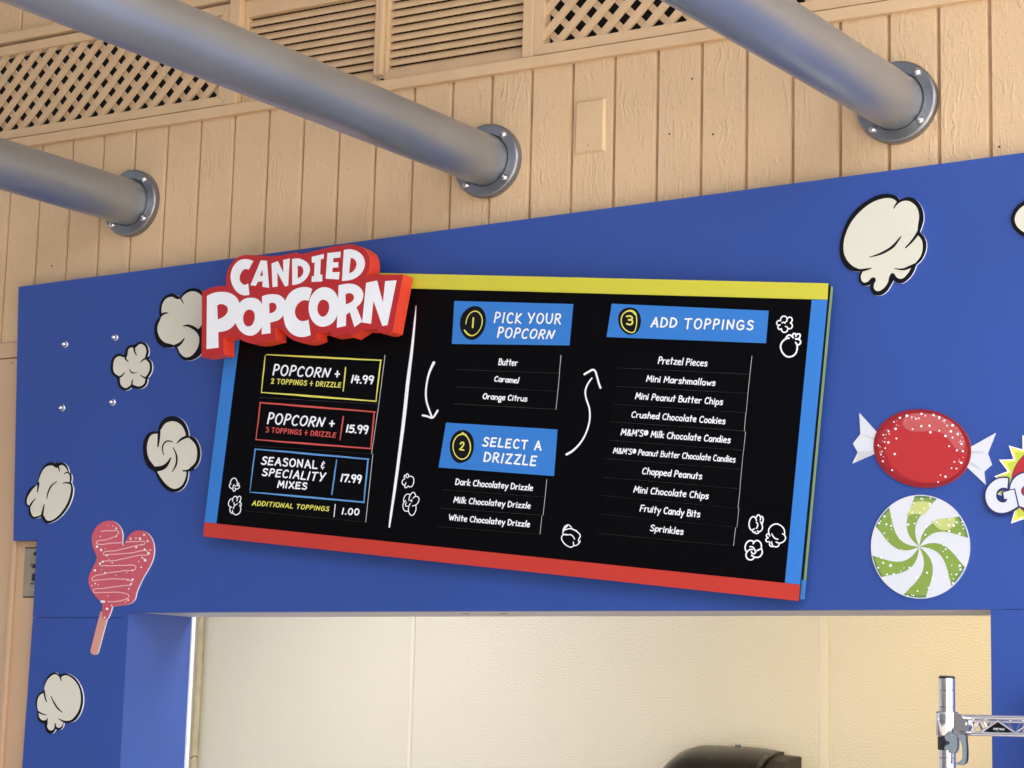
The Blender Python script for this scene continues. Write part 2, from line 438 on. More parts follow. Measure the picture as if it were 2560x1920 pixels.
# nail holes in the boards
nh = MB()
for x, y in ((130, 664.5), (2499, 367), (1731, 197), (32, 907), (1783, 336), (1674, 335)):
    X, Zc = W(x, y); nh.lathe([(.0022, 0), (.0018, .0004), (0, .0004)], (X, -.0012, Zc), n=10)
nh.build('nail_hole', M['nail'], wall)

# blank cover plate on the siding
cpz = T(1280, 0)
cx, cz = W(*cpz.p(680, 1095))
cov = thing('cover_plate', 'blank tan electrical cover plate screwed to the siding between two pipes', 'cover plate', (cx, 0, cz))
b = MB()
q = [W(*cpz.p(*p)) for p in ((552, 872), (818, 846), (798, 1312), (545, 1338))]
hx = (q[1][0] - q[0][0] + q[2][0] - q[3][0]) / 4; hz = (q[0][1] - q[3][1] + q[1][1] - q[2][1]) / 4
b.v += [(cx + sx * hx, 0.0, cz + s_ * hz) for sx, s_ in ((-1, -1), (1, -1), (1, 1), (-1, 1))]
b.v += [(cx + sx * (hx - .0045), -.0065, cz + s_ * (hz - .0045)) for sx, s_ in ((-1, -1), (1, -1), (1, 1), (-1, 1))]
for i in range(4): b.face([i, (i + 1) % 4, 4 + (i + 1) % 4, 4 + i])
b.face([4, 5, 6, 7]); b.build('plate', M['trim'], cov, bevel=.0008)
for px_ in ((682, 924), (670, 1260)):
    X, Zc = W(*cpz.p(*px_)); MB().lathe([(.0042, 0), (.0042, .001), (.0026, .0014), (.0020, .0004), (0, .0004)], (X, -.0064, Zc), n=16).build('screw', M['trim'], cov)

# ------------------------------------------------------------------ pipes
def make_pipe(px_, dz, label):
    X, Zc = W(*px_, 0)
    t = thing('steel_pipe', label, 'pipe', (X, 0, Zc), 'grey steel pipes standing out from the siding')
    o = MB(); o.lathe([(.0565, -.02), (.0565, 3.2)], (X, 0, Zc), n=64)
    tb = o.build('tube', M['steel'], t, org=(X, 0, Zc)); tb.rotation_euler = (math.atan(-dz) * -1 * -1, 0, 0)
    f = MB()
    for pr in ([(.0825, 0), (.0825, .0125)], [(.0825, .0125), (.0818, .0150), (.0800, .0172), (.0775, .0182)], [(.0775, .0182), (.0590, .0184)], [(.0590, .0184), (.0580, .0176), (.0576, .004)]): f.lathe(pr, (X, 0, Zc), n=72, caps=False)
    fl = f.build('flange', M['flange'], t)
    for k in range(4):
        a = math.pi / 4 + k * math.pi / 2 + .06
        MB().lathe([(.0088, 0), (.0086, .0030), (.0072, .0064), (.0042, .0088), (0, .0096)], (X + .0690 * math.cos(a), -.0180, Zc + .0690 * math.sin(a)), n=16).build('bolt', M['bolt'], fl)
    return t
p0 = make_pipe((333.5, 510), -.022, 'grey steel pipe whose flange sits lowest left, above the two bolts on the blue panel')
for px_, dz, lab in (((1223, 405), -.030, 'long grey steel pipe crossing in front of the louvred vents'), ((2245.5, 259), -.050, 'grey steel pipe on the right, flange above the biggest popcorn cutout')):
    X, Zc = W(*px_, 0); r = dup(p0, (X, 0, Zc), lab)
    for c in r.children:
        if c.name.startswith('tube'): c.rotation_euler = (math.atan(-dz), 0, 0)

# ------------------------------------------------------------------ blue front of the stand
YP = -.026
front = thing('blue_panel', 'flat blue painted panel framing the serving opening under the menu', 'panel', (1.3, YP, 0))
TL = W(46.3, 717.3, YP); TR = (4.4, None)
tp = [W(x, y, YP) for x, y in ((46.3, 717.3), (1218, 561.9), (2471, 393.5))]
sl_ = (tp[2][1] - tp[0][1]) / (tp[2][0] - tp[0][0])
SX = W(33.3, 1352, YP); S2 = W(92, 1353, YP); S3 = W(89.7, 1440, YP); BL = W(78, 1920, YP)
OL = W(319.7, 1535.5, YP); ORr = W(2477, 1600, YP); ZL = W(1280, 1527.5, YP)[1]
zs = W(280, 1544, YP)[1]
up = [TL, (SX[0], SX[1]), (S2[0], SX[1]), (S2[0] + .002, zs + .0006), (OL[0], zs + .0006), (OL[0], ZL), (4.4, ZL), (4.4, TL[1] + sl_ * (4.4 - TL[0]))]
MB().slab(up, YP, .025, px=False).build('upper_panel', M['blue'], front, bevel=.0012)
MB().slab([(S2[0] + .002, zs - .0006), (OL[0], zs - .0006), (OL[0], .0), (BL[0] - .05, .0)], YP + .0004, .0244, px=False).build('side_panel', M['blue'], front, bevel=.0012)
MB().slab([(ORr[0], ZL - .0008), (4.4, ZL - .0008), (4.4, 0), (ORr[0], 0)], YP + .0004, .0244, px=False).build('side_panel', M['blue'], front, bevel=.0012)
MB().box(OL[0], ORr[0], YP + .0004, .0, 0, .95).build('counter_front', M['blue'], front, bevel=.001)
JD = .205
MB().box(OL[0] - .02, OL[0] + .0008, YP + .0012, JD, .95, ZL + .03).build('jamb', M['blue_jamb_lit'], front)
MB().box(ORr[0] + .0005, ORr[0] + .02, YP + .001, JD, .95, ZL + .03).build('jamb', M['blue_jamb_lit'], front)
lt = MB(); lt.box(OL[0] - .0004, ORr[0] + .0004, YP + .003, JD, ZL + .0012, ZL + .03)
for x in (1165, 1259):
    X, Zc = W(x, 1533, .09); lt.box(X - .009, X + .009, .082, .094, ZL + .0008, ZL + .0025, 1)
lt.build('lintel', [M['lintel'], M['nail']], front)
MB().box(OL[0] - .0005, OL[0] + .0045, JD, JD + .012, .95, ZL + .0012).build('corner_strip', M['white'], front)

# dome nuts on the panel
nut = None
for (x, y), lab in (((164.3, 861.3), 'chrome dome nut on the blue panel, upper left of four'), ((289.3, 844), 'chrome dome nut on the blue panel, upper right of four, above the small round popcorn'),
                    ((157, 1020), 'chrome dome nut on the blue panel, lower left of four'), ((283, 1006), 'chrome dome nut on the blue panel, lower right of four, under the small round popcorn')):
    X, Zc = W(x, y, YP)
    if nut is None:
        nut = thing('dome_nut', lab, 'bolt', (X, YP, Zc), 'chrome dome nuts on the blue panel')
        MB().lathe([(.0085, 0), (.0085, .0012), (.0072, .0014)], (X, YP, Zc), n=24).build('washer', M['bolt'], nut)
        d = MB(); d.lathe([(.0066, .0012), (.0066, .0052)], (X, YP, Zc), n=6, smo=False)
        d.lathe([(.0060, .005), (.0056, .0082), (.0042, .0108), (.0020, .0122), (0, .0126)], (X, YP, Zc), n=20); d.build('dome', M['chrome'], nut)
    else: dup(nut, (X, YP, Zc), lab)

# ------------------------------------------------------------------ cut-out figures on the panel
def crease(b, z, txt, ws, Y, n=8):
    pts = [(p[0], p[1]) for p in z.P(txt)]; k = len(pts); sp = smooth(pts, False, n); out = []
    for i in range(len(sp)):
        t = i / (len(sp) - 1) * (len(ws) - 1); j = min(int(t), len(ws) - 2); out.append((ws[j] + (ws[j + 1] - ws[j]) * (t - j)) / z.k)
    b.ribbon(sp, out, Y)
TH = .0045
def popcorn(z, outer, inner, creases, label, th=TH, ins=None):
    o = smooth(z.P(outer)); i = inset(o, ins / z.k) if ins else smooth(z.P(inner))
    cx = sum(p[0] for p in o) / len(o); cy = sum(p[1] for p in o) / len(o); X, Zc = W(cx, cy, YP)
    t = thing('popcorn_cutout', label, 'cutout', (X, YP, Zc), 'cream popcorn cutouts on the blue panel')
    MB().slab(o, YP - th, th - .0004, mf=1, ms=0).build('backing', [M['pvc'], M['black']], t)
    MB().slab(i, YP - th - .0003, .0003).build('kernel', M['cream'], t)
    for k, (txt, ws) in enumerate(creases):
        b = MB(); crease(b, z, txt, ws, YP - th - .0006 - .00015 * (k % 3)); b.build('crease_line', M['black'], t)
    return t
popcorn(T(1920, 480), "1030,15 1100,30 1145,72* 1200,45 1260,55 1310,100 1340,170 1345,240 1330,300 1312,345* 1350,385 1370,450 1360,520 1325,590 1282,630* 1260,690 1210,755 1150,790 1085,765* 1060,810 1020,865 960,895 910,880 885,840 885,800* 840,812 800,790 782,740 800,688* 740,685 680,655 635,590 618,510 625,420 650,330 700,225 780,130 880,60 960,25",
        "1040,52 1090,65 1120,95* 1200,75 1250,95 1290,140 1305,210 1295,290 1290,370* 1325,410 1337,480 1320,550 1280,605 1235,655* 1210,700 1150,750 1110,735 1090,705 1070,700 1050,725 1035,780 1000,830 950,857 920,840 915,800 932,760 920,738 895,742 860,775 825,780 803,745 815,695 840,670* 760,655 700,610 660,540 652,460 670,370 720,260 800,165 900,90 980,60",
        [("878,562 980,530 1080,470 1130,410 1148,385", (6, 20, 24, 16, 8)), ("1305,335 1275,385 1235,435 1190,480", (26, 24, 18, 12)), ("1150,72 1115,98 1087,140", (22, 18, 8)), ("780,678 835,672 892,658", (20, 22, 8)), ("1095,660 1170,668 1220,650 1275,625", (6, 18, 24, 22))],
        'big cream popcorn cutout right of the menu board, under the pipe flange')
popcorn(Z(360, 700, 1810 / 240), "530,255 610,280 680,330* 740,240 830,175 950,155 1050,180 1120,240 1180,330 1200,480 1190,700 1130,850 1090,920* 1150,990 1180,1100 1160,1240 1080,1390 960,1490 850,1520 750,1505 660,1420 610,1290 595,1250* 480,1280 350,1260 250,1170 200,1030 195,900 230,770 300,690* 285,590 300,480 340,370 420,290",
        "530,318 620,360 700,345* 760,280 850,225 950,215 1040,255 1100,330 1130,480 1120,700 1080,850 1030,925* 1030,1000 1040,1100 1030,1220 960,1360 870,1440 780,1455 690,1390 640,1290 620,1250* 500,1205 400,1180 310,1100 258,980 260,860 300,760 340,645* 330,560 350,450 420,350",
        [("680,325 715,385 748,445", (30, 24, 10)), ("310,680 380,630 450,622", (44, 40, 18)), ("742,870 820,858 920,895 1010,960 1060,1060", (18, 44, 60, 66, 50)), ("600,1245 690,1190 760,1100", (70, 50, 18)), ("1030,930 1090,880", (16, 22))],
        'cream popcorn cutout half hidden behind the red popcorn sign')
popcorn(T(0, 960), "1500,278 1570,305 1615,370 1632,450* 1680,465 1720,530 1732,610 1710,690 1670,735 1628,752* 1615,840 1570,910 1500,935 1430,905 1370,830 1335,745* 1290,730 1250,660 1235,570 1245,480 1290,420 1365,410* 1385,340 1435,290",
        "1500,322 1560,350 1595,405 1605,450* 1650,480 1690,530 1703,610 1685,680 1640,725 1610,755* 1600,820 1560,885 1500,905 1440,870 1390,810 1352,745* 1330,705 1290,650 1270,570 1280,490 1310,440 1365,430* 1390,395 1430,340",
        [("1375,412 1370,490 1365,540", (26, 20, 12)), ("1622,452 1570,475 1530,510", (24, 20, 8)), ("1340,735 1420,715 1475,640", (46, 36, 10)), ("1580,750 1620,748 1668,733", (10, 18, 22)), ("1490,500 1440,495 1405,540 1415,612", (8, 12, 12, 7)), ("1495,550 1525,620 1520,700 1485,760", (7, 15, 15, 6))],
        'cream popcorn cutout of four curled petals, left of the menu board')
popcorn(T(0, 960), "440,675 490,690* 540,678 580,710 595,760* 618,790 615,850* 632,900 625,970 590,1060 520,1150 450,1195 400,1205 370,1170 360,1135* 330,1158 280,1160 250,1120 250,1065* 220,1040 218,990 240,930 280,885 320,870* 335,800 365,730 400,690",
        "450,705 490,725 530,700 565,720 585,760* 600,790 600,850* 612,890 605,960 570,1050 510,1130 450,1175 410,1180 385,1150 370,1125* 330,1140 290,1145 268,1110 262,1055* 235,1035 235,990 260,940 300,890 325,870* 345,800 375,740 410,710",
        [("487,688 505,720 515,752", (20, 14, 8)), ("552,780 575,765 612,778", (6, 10, 14)), ("543,860 575,852 618,866", (6, 12, 16)), ("490,842 440,885 415,940 405,990", (6, 13, 12, 6)), ("332,855 328,900 325,935", (20, 13, 8)), ("255,1062 280,1020 305,990", (16, 12, 6)), ("362,1140 372,1090 382,1040", (22, 16, 7))],
        'slanted cream popcorn cutout at the far left, above the pink treat')
popcorn(T(0, 1440), "470,832 515,858* 570,842 640,875 690,940 718,1040 712,1130 680,1210 630,1260 550,1268* 540,1310 510,1330 480,1320* 460,1355 430,1362 400,1340 385,1270* 350,1265 325,1230 325,1165* 308,1110 315,1050 345,1010 380,995* 385,930 420,860",
        "480,850 517,882* 570,858 630,890 680,960 697,1040 692,1120 660,1195 610,1245 545,1250* 530,1300 500,1310 475,1275* 455,1330 425,1330 405,1290 408,1240* 365,1245 340,1220 335,1180* 322,1130 325,1070 345,1030 380,1010* 390,940 430,875",
        [("512,850 522,880 532,905", (16, 12, 6)), ("380,990 390,1050 402,1085", (16, 12, 8)), ("440,1038 470,1100 505,1150 540,1178", (6, 13, 13, 5)), ("328,1170 360,1190 402,1200", (14, 12, 6)), ("508,1232 540,1252 585,1262", (7, 14, 16)), ("408,1232 404,1285", (9, 14)), ("476,1275 480,1318", (9, 18))],
        'cream popcorn cutout at the bottom left, below the pink treat')
popcorn(T(0, 480), "1210,1292 1262,1312 1286,1370 1272,1432* 1308,1470 1312,1545 1276,1608* 1262,1668 1205,1702 1142,1684* 1085,1716 1030,1684 1014,1606* 968,1572 956,1500 975,1430 1022,1398 1082,1412* 1090,1352 1128,1322 1160,1326*", None,
        [("1160,1326 1162,1372 1180,1412", (20, 14, 7)), ("1285,1432 1245,1445 1215,1470", (20, 14, 7)), ("1082,1405 1085,1440 1110,1465", (20, 14, 7)), ("1014,1606 1050,1590 1075,1560", (20, 14, 7)), ("1276,1608 1240,1600 1215,1580", (18, 12, 6)), ("1142,1684 1140,1650 1150,1620", (18, 12, 6)), ("1120,1530 1140,1560 1180,1560", (6, 12, 6))],
        'small round cream popcorn cutout between the four dome nuts', ins=22)
popcorn(T(1920, 480), "2310,58 2390,85 2440,160* 2490,220 2480,310 2420,360* 2390,430 2310,450 2250,405* 2180,368 2120,310 2098,240 2110,180 2150,122 2220,72*", None,
        [("2440,160 2400,200 2380,250", (26, 18, 8)), ("2250,405 2270,350 2300,330", (26, 18, 8)), ("2220,75 2250,120", (22, 10))],
        'cream popcorn cutout cut off by the right edge of the photo', ins=34)

# heart-shaped pink treat on a stick
pz = T(0, 960)
def ofs(txt, dy): return ' '.join('%g,%g%s' % (float(a.rstrip('*').split(',')[0]), float(a.rstrip('*').split(',')[1]) + dy, '*' if a.endswith('*') else '') for a in txt.split())
body = "945,1180 1005,1200 1045,1250 1060,1310 1058,1385 1068,1402* 1095,1340 1140,1285 1205,1263 1270,1285 1315,1345 1332,1430 1318,1520 1280,1600 1240,1668 1205,1740 1180,1800 1165,1860 1120,1900 1040,1915 970,1925* 950,1985 925,2030 895,2035 882,1985 885,1910 875,1885* 800,1800 765,1720 770,1655 800,1590 835,1500 805,1420 792,1340 815,1260 875,1200"
o = smooth(pz.P(body)); st = smooth(pz.P("868,1965* 938,1985* 852,2305* 840,2330 815,2340 790,2330 780,2305*"))
cxz = W(290, 1420, YP)
lol = thing('candy_pop_cutout', 'pink heart-topped candy pop cutout with white drizzle on a peach stick', 'cutout', (cxz[0], YP, cxz[1]))
MB().slab(st, YP - .0032, .003, ms=1).build('stick', [M['stick'], M['pvc']], lol)
MB().slab(o, YP - .0045, .004, ms=1).build('coating', [M['pink'], M['pvc']], lol)
b = MB()
for k, txt in enumerate(("873,1273 960,1268 1025,1278 1010,1305 920,1345 832,1372 860,1385 960,1375 1048,1372", "1085,1365 1180,1362 1252,1372 1180,1395 1000,1440 893,1468 960,1472 1120,1462 1285,1462 1200,1480 1000,1525 862,1560 920,1570 1060,1568 1175,1585 1060,1615 900,1640 795,1690 860,1692 1000,1684 1140,1722 1060,1742 900,1765 805,1790 880,1800 1060,1805 1115,1832 1060,1868 930,1880")):
    b.ribbon(smooth(pz.P(txt), False, 6), 8 / pz.k, YP - .0049 - .0002 * k)
for x, y, r in ((930, 1222, 4), (975, 1228, 5), (1003, 1247, 8), (1005, 1320, 5), (866, 1318, 5), (838, 1405, 11), (873, 1434, 11), (908, 1422, 4), (1128, 1338, 8), (1175, 1332, 6), (1209, 1337, 11), (1245, 1303, 8), (1275, 1358, 9), (1225, 1385, 5), (1177, 1410, 9), (1250, 1430, 9), (1300, 1433, 6), (1283, 1463, 11), (1228, 1500, 7), (1255, 1523, 11), (1243, 1512, 6), (1200, 1535, 5), (1220, 1583, 7), (923, 1480, 9), (888, 1535, 9), (970, 1545, 6), (862, 1552, 9), (940, 1515, 4), (820, 1610, 10), (908, 1632, 8), (880, 1605, 4), (1145, 1610, 7), (1097, 1628, 4), (823, 1725, 7), (793, 1742, 5), (848, 1735, 5), (1145, 1690, 10), (1105, 1695, 6), (1130, 1730, 8), (1113, 1770, 7), (1108, 1867, 8), (1083, 1882, 5), (878, 1880, 11), (897, 1880, 11), (965, 1912, 6), (925, 1942, 11), (903, 2018, 8), (935, 1830, 4), (1000, 1655, 4)):
    b.slab(ellipse(*pz.p(x, y), r * 1.02 / pz.k, r / pz.k, n=12), YP - .0056, .0002, mf=1)
b.build('drizzle', [M['palepink'], M['white']], lol)

# red wrapped candy
cz_ = T(1920, 960)
c0 = W(*cz_.p(1333, 557), YP)
can = thing('wrapped_candy_cutout', 'round red wrapped candy cutout with white twisted ends', 'cutout', (c0[0], YP, c0[1]))
for txt in ("788,250* 960,440* 945,590* 728,687* 775,590* 733,515* 798,432*", "1967,423* 1735,552* 1705,705* 1880,870* 1865,757* 1933,697* 1897,598*"):
    wr = MB().slab([(p[0], p[1]) for p in cz_.P(txt)], YP - .0030, .0028, ms=0).build('wrapper_end', M['greywhite'], can)
    fo = "798,432* 945,500* 940,470* 880,450*" if txt.startswith('788') else "1897,598* 1740,600* 1740,585* 1800,575*"
    fo2 = "775,590* 910,575* 940,590* 905,612* 760,672* 780,620*" if txt.startswith('788') else "1865,757* 1725,690* 1735,670* 1790,690*"
    fb = MB()
    for f_ in (fo, fo2): fb.slab([(p[0], p[1]) for p in cz_.P(f_)], YP - .0033, .0002)
    fb.build('fold', M['fold'], wr)
def ce(cx, cy, rx, ry, tl, Y, th, m, nm, side=None):
    return MB().slab(ellipse(*cz_.p(cx, cy), rx / cz_.k, ry / cz_.k, tl, 72), Y, th, ms=1 if side else 0).build(nm, [m, side] if side else m, can)
cb = ce(1333, 557, 424, 337, .16, YP - .0045, .0042, M['candy_dark'], 'candy_body', M['candy_hi'])
ce(1336, 552, 392, 305, .16, YP - .0049, .0002, M['candy_mid'], 'candy_face')
b = MB().slab(ellipse(*cz_.p(1365, 560), 358 / cz_.k, 290 / cz_.k, .22, 72), YP - .0052, .0002)
MB().slab(smooth(cz_.P("1165,310 1172,365 1220,402 1330,410 1440,408 1520,435 1580,505 1630,560 1680,565 1702,535 1690,465 1640,378 1560,310 1450,268 1330,252 1225,262")), YP - .0055, .0002).build('highlight', M['candy_hi'], can)
rnd = random.Random(4)
dots = [(1200, 275, 12), (1140, 293, 10), (1326, 258, 10), (1430, 267, 10), (1480, 287, 11), (1523, 315, 9), (1595, 357, 12), (1548, 360, 10), (1580, 410, 11), (1640, 433, 12), (1672, 517, 10), (1683, 580, 10), (1632, 573, 9), (1670, 680, 11), (1103, 387, 11), (1040, 505, 10), (1095, 605, 10), (1110, 470, 8), (1042, 408, 8), (992, 668, 8), (1073, 744, 8), (1533, 449, 11), (1403, 417, 11), (1395, 360, 10), (1325, 364, 10), (1305, 296, 8), (1480, 403, 8), (1250, 390, 7), (1595, 462, 8), (1565, 537, 8), (1610, 673, 7), (1585, 727, 7), (1628, 730, 7), (1490, 787, 6), (1533, 800, 10), (1470, 847, 7), (984, 582, 7), (953, 530, 7), (1088, 327, 7)]
for k in range(46):
    a = rnd.uniform(-math.pi * 1.15, .45); q = rnd.uniform(.80, .93); dots.append((1336 + 400 * q * math.cos(a), 552 + 315 * q * math.sin(a), rnd.choice((3, 3.5, 4, 5, 6, 7))))
for x, y, r in dots: b.slab(ellipse(*cz_.p(x, y), r / cz_.k, r / cz_.k, n=12), YP - .0059, .0002, mf=1)
b.build('candy_face', [M['candy'], M['white']], can)

# green striped mint
mz = Z(2160, 1220, 1602 / 280)
c0 = W(*mz.p(805, 840), YP)
mint = thing('striped_mint_cutout', 'round green and white swirled mint cutout below the red candy', 'cutout', (c0[0], YP, c0[1]))
dm = MB().slab(ellipse(*mz.p(805, 840), 706 / mz.k, 742 / mz.k, 0, 96), YP - .0040, .0038, ms=0)
OFF = ((0, -45), (.18, -43), (.36, -35), (.5, -26), (.66, -15), (.83, -5.5), (1, 0))
def sw(r):
    for (a, p), (c, q) in zip(OFF, OFF[1:]):
        if r <= c: return p + (q - p) * (r - a) / (c - a)
    return 0
def mp_(r, deg):
    a = math.radians(deg + sw(r)); cx = 790 + (805 - 790) * r; cy = 840
    return mz.p(cx + 703 * r * math.sin(a), cy - 738 * r * math.cos(a))
for r0, r1, m_, nm, Y in ((.012, .945, 'mint', 'stripe', YP - .0043), (.945, .988, 'mint_dark', 'stripe_rim', YP - .0043)):
    for k in range(6):
        b = MB(); a0 = -6 + 60 * k; a1 = a0 + 26.5; n = 22 if r1 < .95 else 3
        rs = [r0 + (r1 - r0) * i / n for i in range(n + 1)]
        arc = [mp_(r1, a0 + (a1 - a0) * i / 8) for i in range(1, 8)]
        arc0 = [mp_(r0, a1 - (a1 - a0) * i / 8) for i in range(1, 8)] if r0 > .5 else []
        b.slab([mp_(r, a0) for r in rs] + arc + [mp_(r, a1) for r in rs[::-1]] + arc0, Y, .0002)
        b.build(nm, M[m_], mint)
hl = MB().slab(smooth(mz.P("965,480* 1050,450 1150,435 1295,425* 1305,480 1270,550 1190,600 1110,600 1040,560")), YP - .0046, .0002); hl.build('highlight', M['mint_hi'], mint)
b = MB().slab(smooth(mz.P("712,205* 800,188 900,195 985,225* 930,300 850,385* 760,372 680,380 612,392* 640,330 680,260")), YP - .0046, .0002); b.build('highlight', M['mint_hi'], mint); b = dm
for x, y, r in ((293, 405, 17), (215, 503, 17), (236, 474, 10), (320, 520, 15), (388, 540, 15), (290, 645, 12), (391, 594, 7), (340, 733, 8), (540, 880, 7), (250, 995, 17), (275, 1070, 15), (380, 1108, 20), (203, 1140, 14), (328, 1236, 13), (427, 1232, 16), (525, 1190, 9), (650, 1139, 14), (570, 1143, 7), (632, 522, 17), (722, 508, 13), (750, 415, 9), (796, 357, 12), (690, 347, 12), (712, 215, 12), (938, 222, 16), (945, 255, 13), (820, 152, 14), (845, 165, 9), (950, 145, 11), (862, 293, 9), (650, 322, 9), (1044, 492, 12), (1008, 477, 10), (1212, 532, 15), (1282, 537, 19), (1327, 492, 15), (1220, 616, 17), (1367, 654, 18), (1332, 680, 13), (1402, 485, 11), (1413, 530, 11), (1423, 578, 10), (890, 553, 16), (877, 667, 13), (1138, 816, 13), (1168, 876, 13), (1131, 909, 9), (1187, 990, 13), (1368, 1112, 19), (1380, 1166, 17), (1320, 1236, 15), (1252, 1234, 9), (1275, 1362, 17), (1254, 1110, 9), (900, 1211, 14), (752, 1282, 17), (766, 1474, 12), (621, 1544, 14), (707, 1536, 12), (680, 1527, 7), (985, 1290, 11), (918, 1424, 11), (1167, 1270, 13), (508, 718, 10), (395, 410, 12), (1225, 450, 9), (1080, 522, 8), (965, 1055, 7), (1282, 1300, 8)):
    b.slab(ellipse(*mz.p(x, y), r / mz.k, r / mz.k, n=12), YP - .0049, .0002, mf=1)
b.build('disc', [M['greywhite'], M['white']], mint)

# starburst logo cut-out at the right edge
gz = Z(2450, 1060, 608 / 110)
c0 = W(*gz.p(950, 820), YP)
go = thing('starburst_sign', 'yellow starburst sign with a red disc and fat white letters GO', 'sign', (c0[0], YP, c0[1]))
def star(ro, ri, ph, n=20):
    out = []
    for k in range(n):
        for j, r in ((0, ro), (.5, ri)):
            a = math.radians(ph + (k + j) * 360 / n); out.append(gz.p(950 + r * math.cos(a), 820 + r * math.sin(a)))
    return out
MB().slab(star(762, 592, 187.4), YP - .0040, .0038).build('burst_edge', M['white'], go)
MB().slab(star(722, 560, 187.4), YP - .0043, .0002).build('burst', M['burst'], go)
MB().slab(star(640, 540, 187.4), YP - .0046, .0002).build('burst', M['burst2'], go)
MB().slab(ellipse(*gz.p(950, 820), 522 / gz.k, 522 / gz.k, 0, 72), YP - .0049, .0002).build('disc', M['navy'], go)
MB().slab(ellipse(*gz.p(950, 820), 514 / gz.k, 514 / gz.k, 0, 72), YP - .0052, .0002).build('disc', M['candy'], go)
G = "388,752* 320,746 240,762 150,822 96,900 76,990 92,1080 142,1160 212,1210 292,1228 372,1216 450,1182 522,1138* 470,904* 318,945* 338,1038* 378,1030* 360,1072 312,1086 255,1062 224,1000 236,930 290,886 345,880 376,892*"
go_ = smooth(gz.P(G)); sh = [(p[0] - 2.5, p[1] + 4.5) for p in go_]
Oo = ellipse(*gz.p(645, 915), 232 / gz.k, 240 / gz.k, .1, 60); Oh = ellipse(*gz.p(632, 925), 66 / gz.k, 72 / gz.k, .1, 40)
def wid(d, Yo):
    b = MB(); b.slab(ellipse(*gz.p(645, 915), (232 + d) / gz.k, (240 + d) / gz.k, .1, 60), Yo, .002, holes=[ellipse(*gz.p(632, 925), (66 - d * .6) / gz.k, (72 - d * .6) / gz.k, .1, 40)]); return b
b = wid(22, YP - .0062)
b.build('letter_outline', M['navy'], go); wid(0, YP - .0066).build('letter', M['greywhite'], go, label='fat white letter O')
b = MB(); b.ribbon(go_ + go_[:1], 42 / gz.k, YP - .0070); b.ribbon([(p[0] - 1.2, p[1] + 3) for p in go_ + go_[:1]], 46 / gz.k, YP - .0068)
b.build('letter_outline', M['navy'], go)
MB().slab(go_, YP - .0075, .0002).build('letter', M['greywhite'], go, label='fat white letter G')

# ------------------------------------------------------------------ menu board
YB = -.064                                   # front face of the menu board
def V(*pts): return [(p[0], p[1]) for p in pts]
t6 = T(640, 480); t8 = T(1920, 480); t9 = T(0, 960); t10 = T(640, 960); t11 = T(1280, 960); t16 = T(1920, 1440)
A = (588, 674)                                # hidden top left corner, behind the red sign
Bc = t8.p(520, 789); Cc = t16.p(265, 216); Dc = t9.p(1757, 1318)
bc = W(1280, 1000, YB)
menu = thing('menu_board', 'crooked black menu board with yellow, blue and red border strips', 'menu board', (bc[0], YB, bc[1]))
quad = [A, Bc, Cc, Dc]
it = [t6.p(-80, 800), t8.p(378, 930), t16.p(146, 60), t9.p(1867, 1205)]   # inner corners of the border
it[0] = (616, 710)
i_tr2 = t8.p(512, 930); i_bl2 = t9.p(1765, 1195); i_br2 = t16.p(276, 74)
il = (584, 709)
MB().slab(quad, YB + .0015, .0045).build('face_panel', M['board'], menu)
MB().slab([(p[0] + dx, p[1] + dy) for p, dx, dy in zip(quad, (6, -3.5, -3.5, 6), (6, 6, -7, -7))], YB + .0060, .0065).build('core', M['blackplastic'], menu)
bk = [(p[0] + dx, p[1] + dy) for p, dx, dy in zip(quad, (5, .8, 1.6, 5), (5, 3.5, -6, -5))]
bw = [W(x, y, YB) for x, y in bk]
b = MB(); b.slab(bw, YB + .0125, .0125, px=False, ms=1)
bt = [bw[0], bw[1], tuple(bw[2][i] + (bw[1][i] - bw[2][i]) * .06 for i in (0, 1)), bw[2]]
b.build('backing_board', [M['blackplastic'], M['green_edge']], menu)
# the lower right corner of the backing shows a blue edge
e0 = bw[2]; e1 = bt[2]
b = MB(); b.slab([(e0[0] - .004, e0[1]), (e0[0] + .0006, e0[1]), (e1[0] + .0006, e1[1]), (e1[0] - .004, e1[1])], YB + .0120, .013, px=False); b.build('backing_corner', M['blue_edge'], menu)
MB().box(bc[0] - .5, bc[0] + .5, YB + .025, YP, bc[1] - .12, bc[1] + .12).build('wall_batten', M['blackplastic'], menu)
MB().slab([A, Bc, i_tr2, il], YB, .0014).build('border_strip', M['yellow'], menu, label='yellow strip along the top of the board')
MB().slab([Dc, Cc, i_br2, i_bl2], YB, .0014).build('border_strip', M['redbar'], menu, label='red strip along the bottom of the board')
MB().slab([(il[0], il[1] + .4), (it[0][0], it[0][1] + .4), (it[3][0], it[3][1] - .5), (i_bl2[0], i_bl2[1] - .4)], YB, .0014).build('border_strip', M['hblue'], menu, label='blue strip down the left side')
MB().slab([(it[1][0], it[1][1] + .5), (i_tr2[0], i_tr2[1] + .5), (i_br2[0], i_br2[1] - .5), (it[2][0], it[2][1] - .5)], YB, .0014).build('border_strip', M['hblue'], menu, label='blue strip down the right side')
YF = YB + .0015

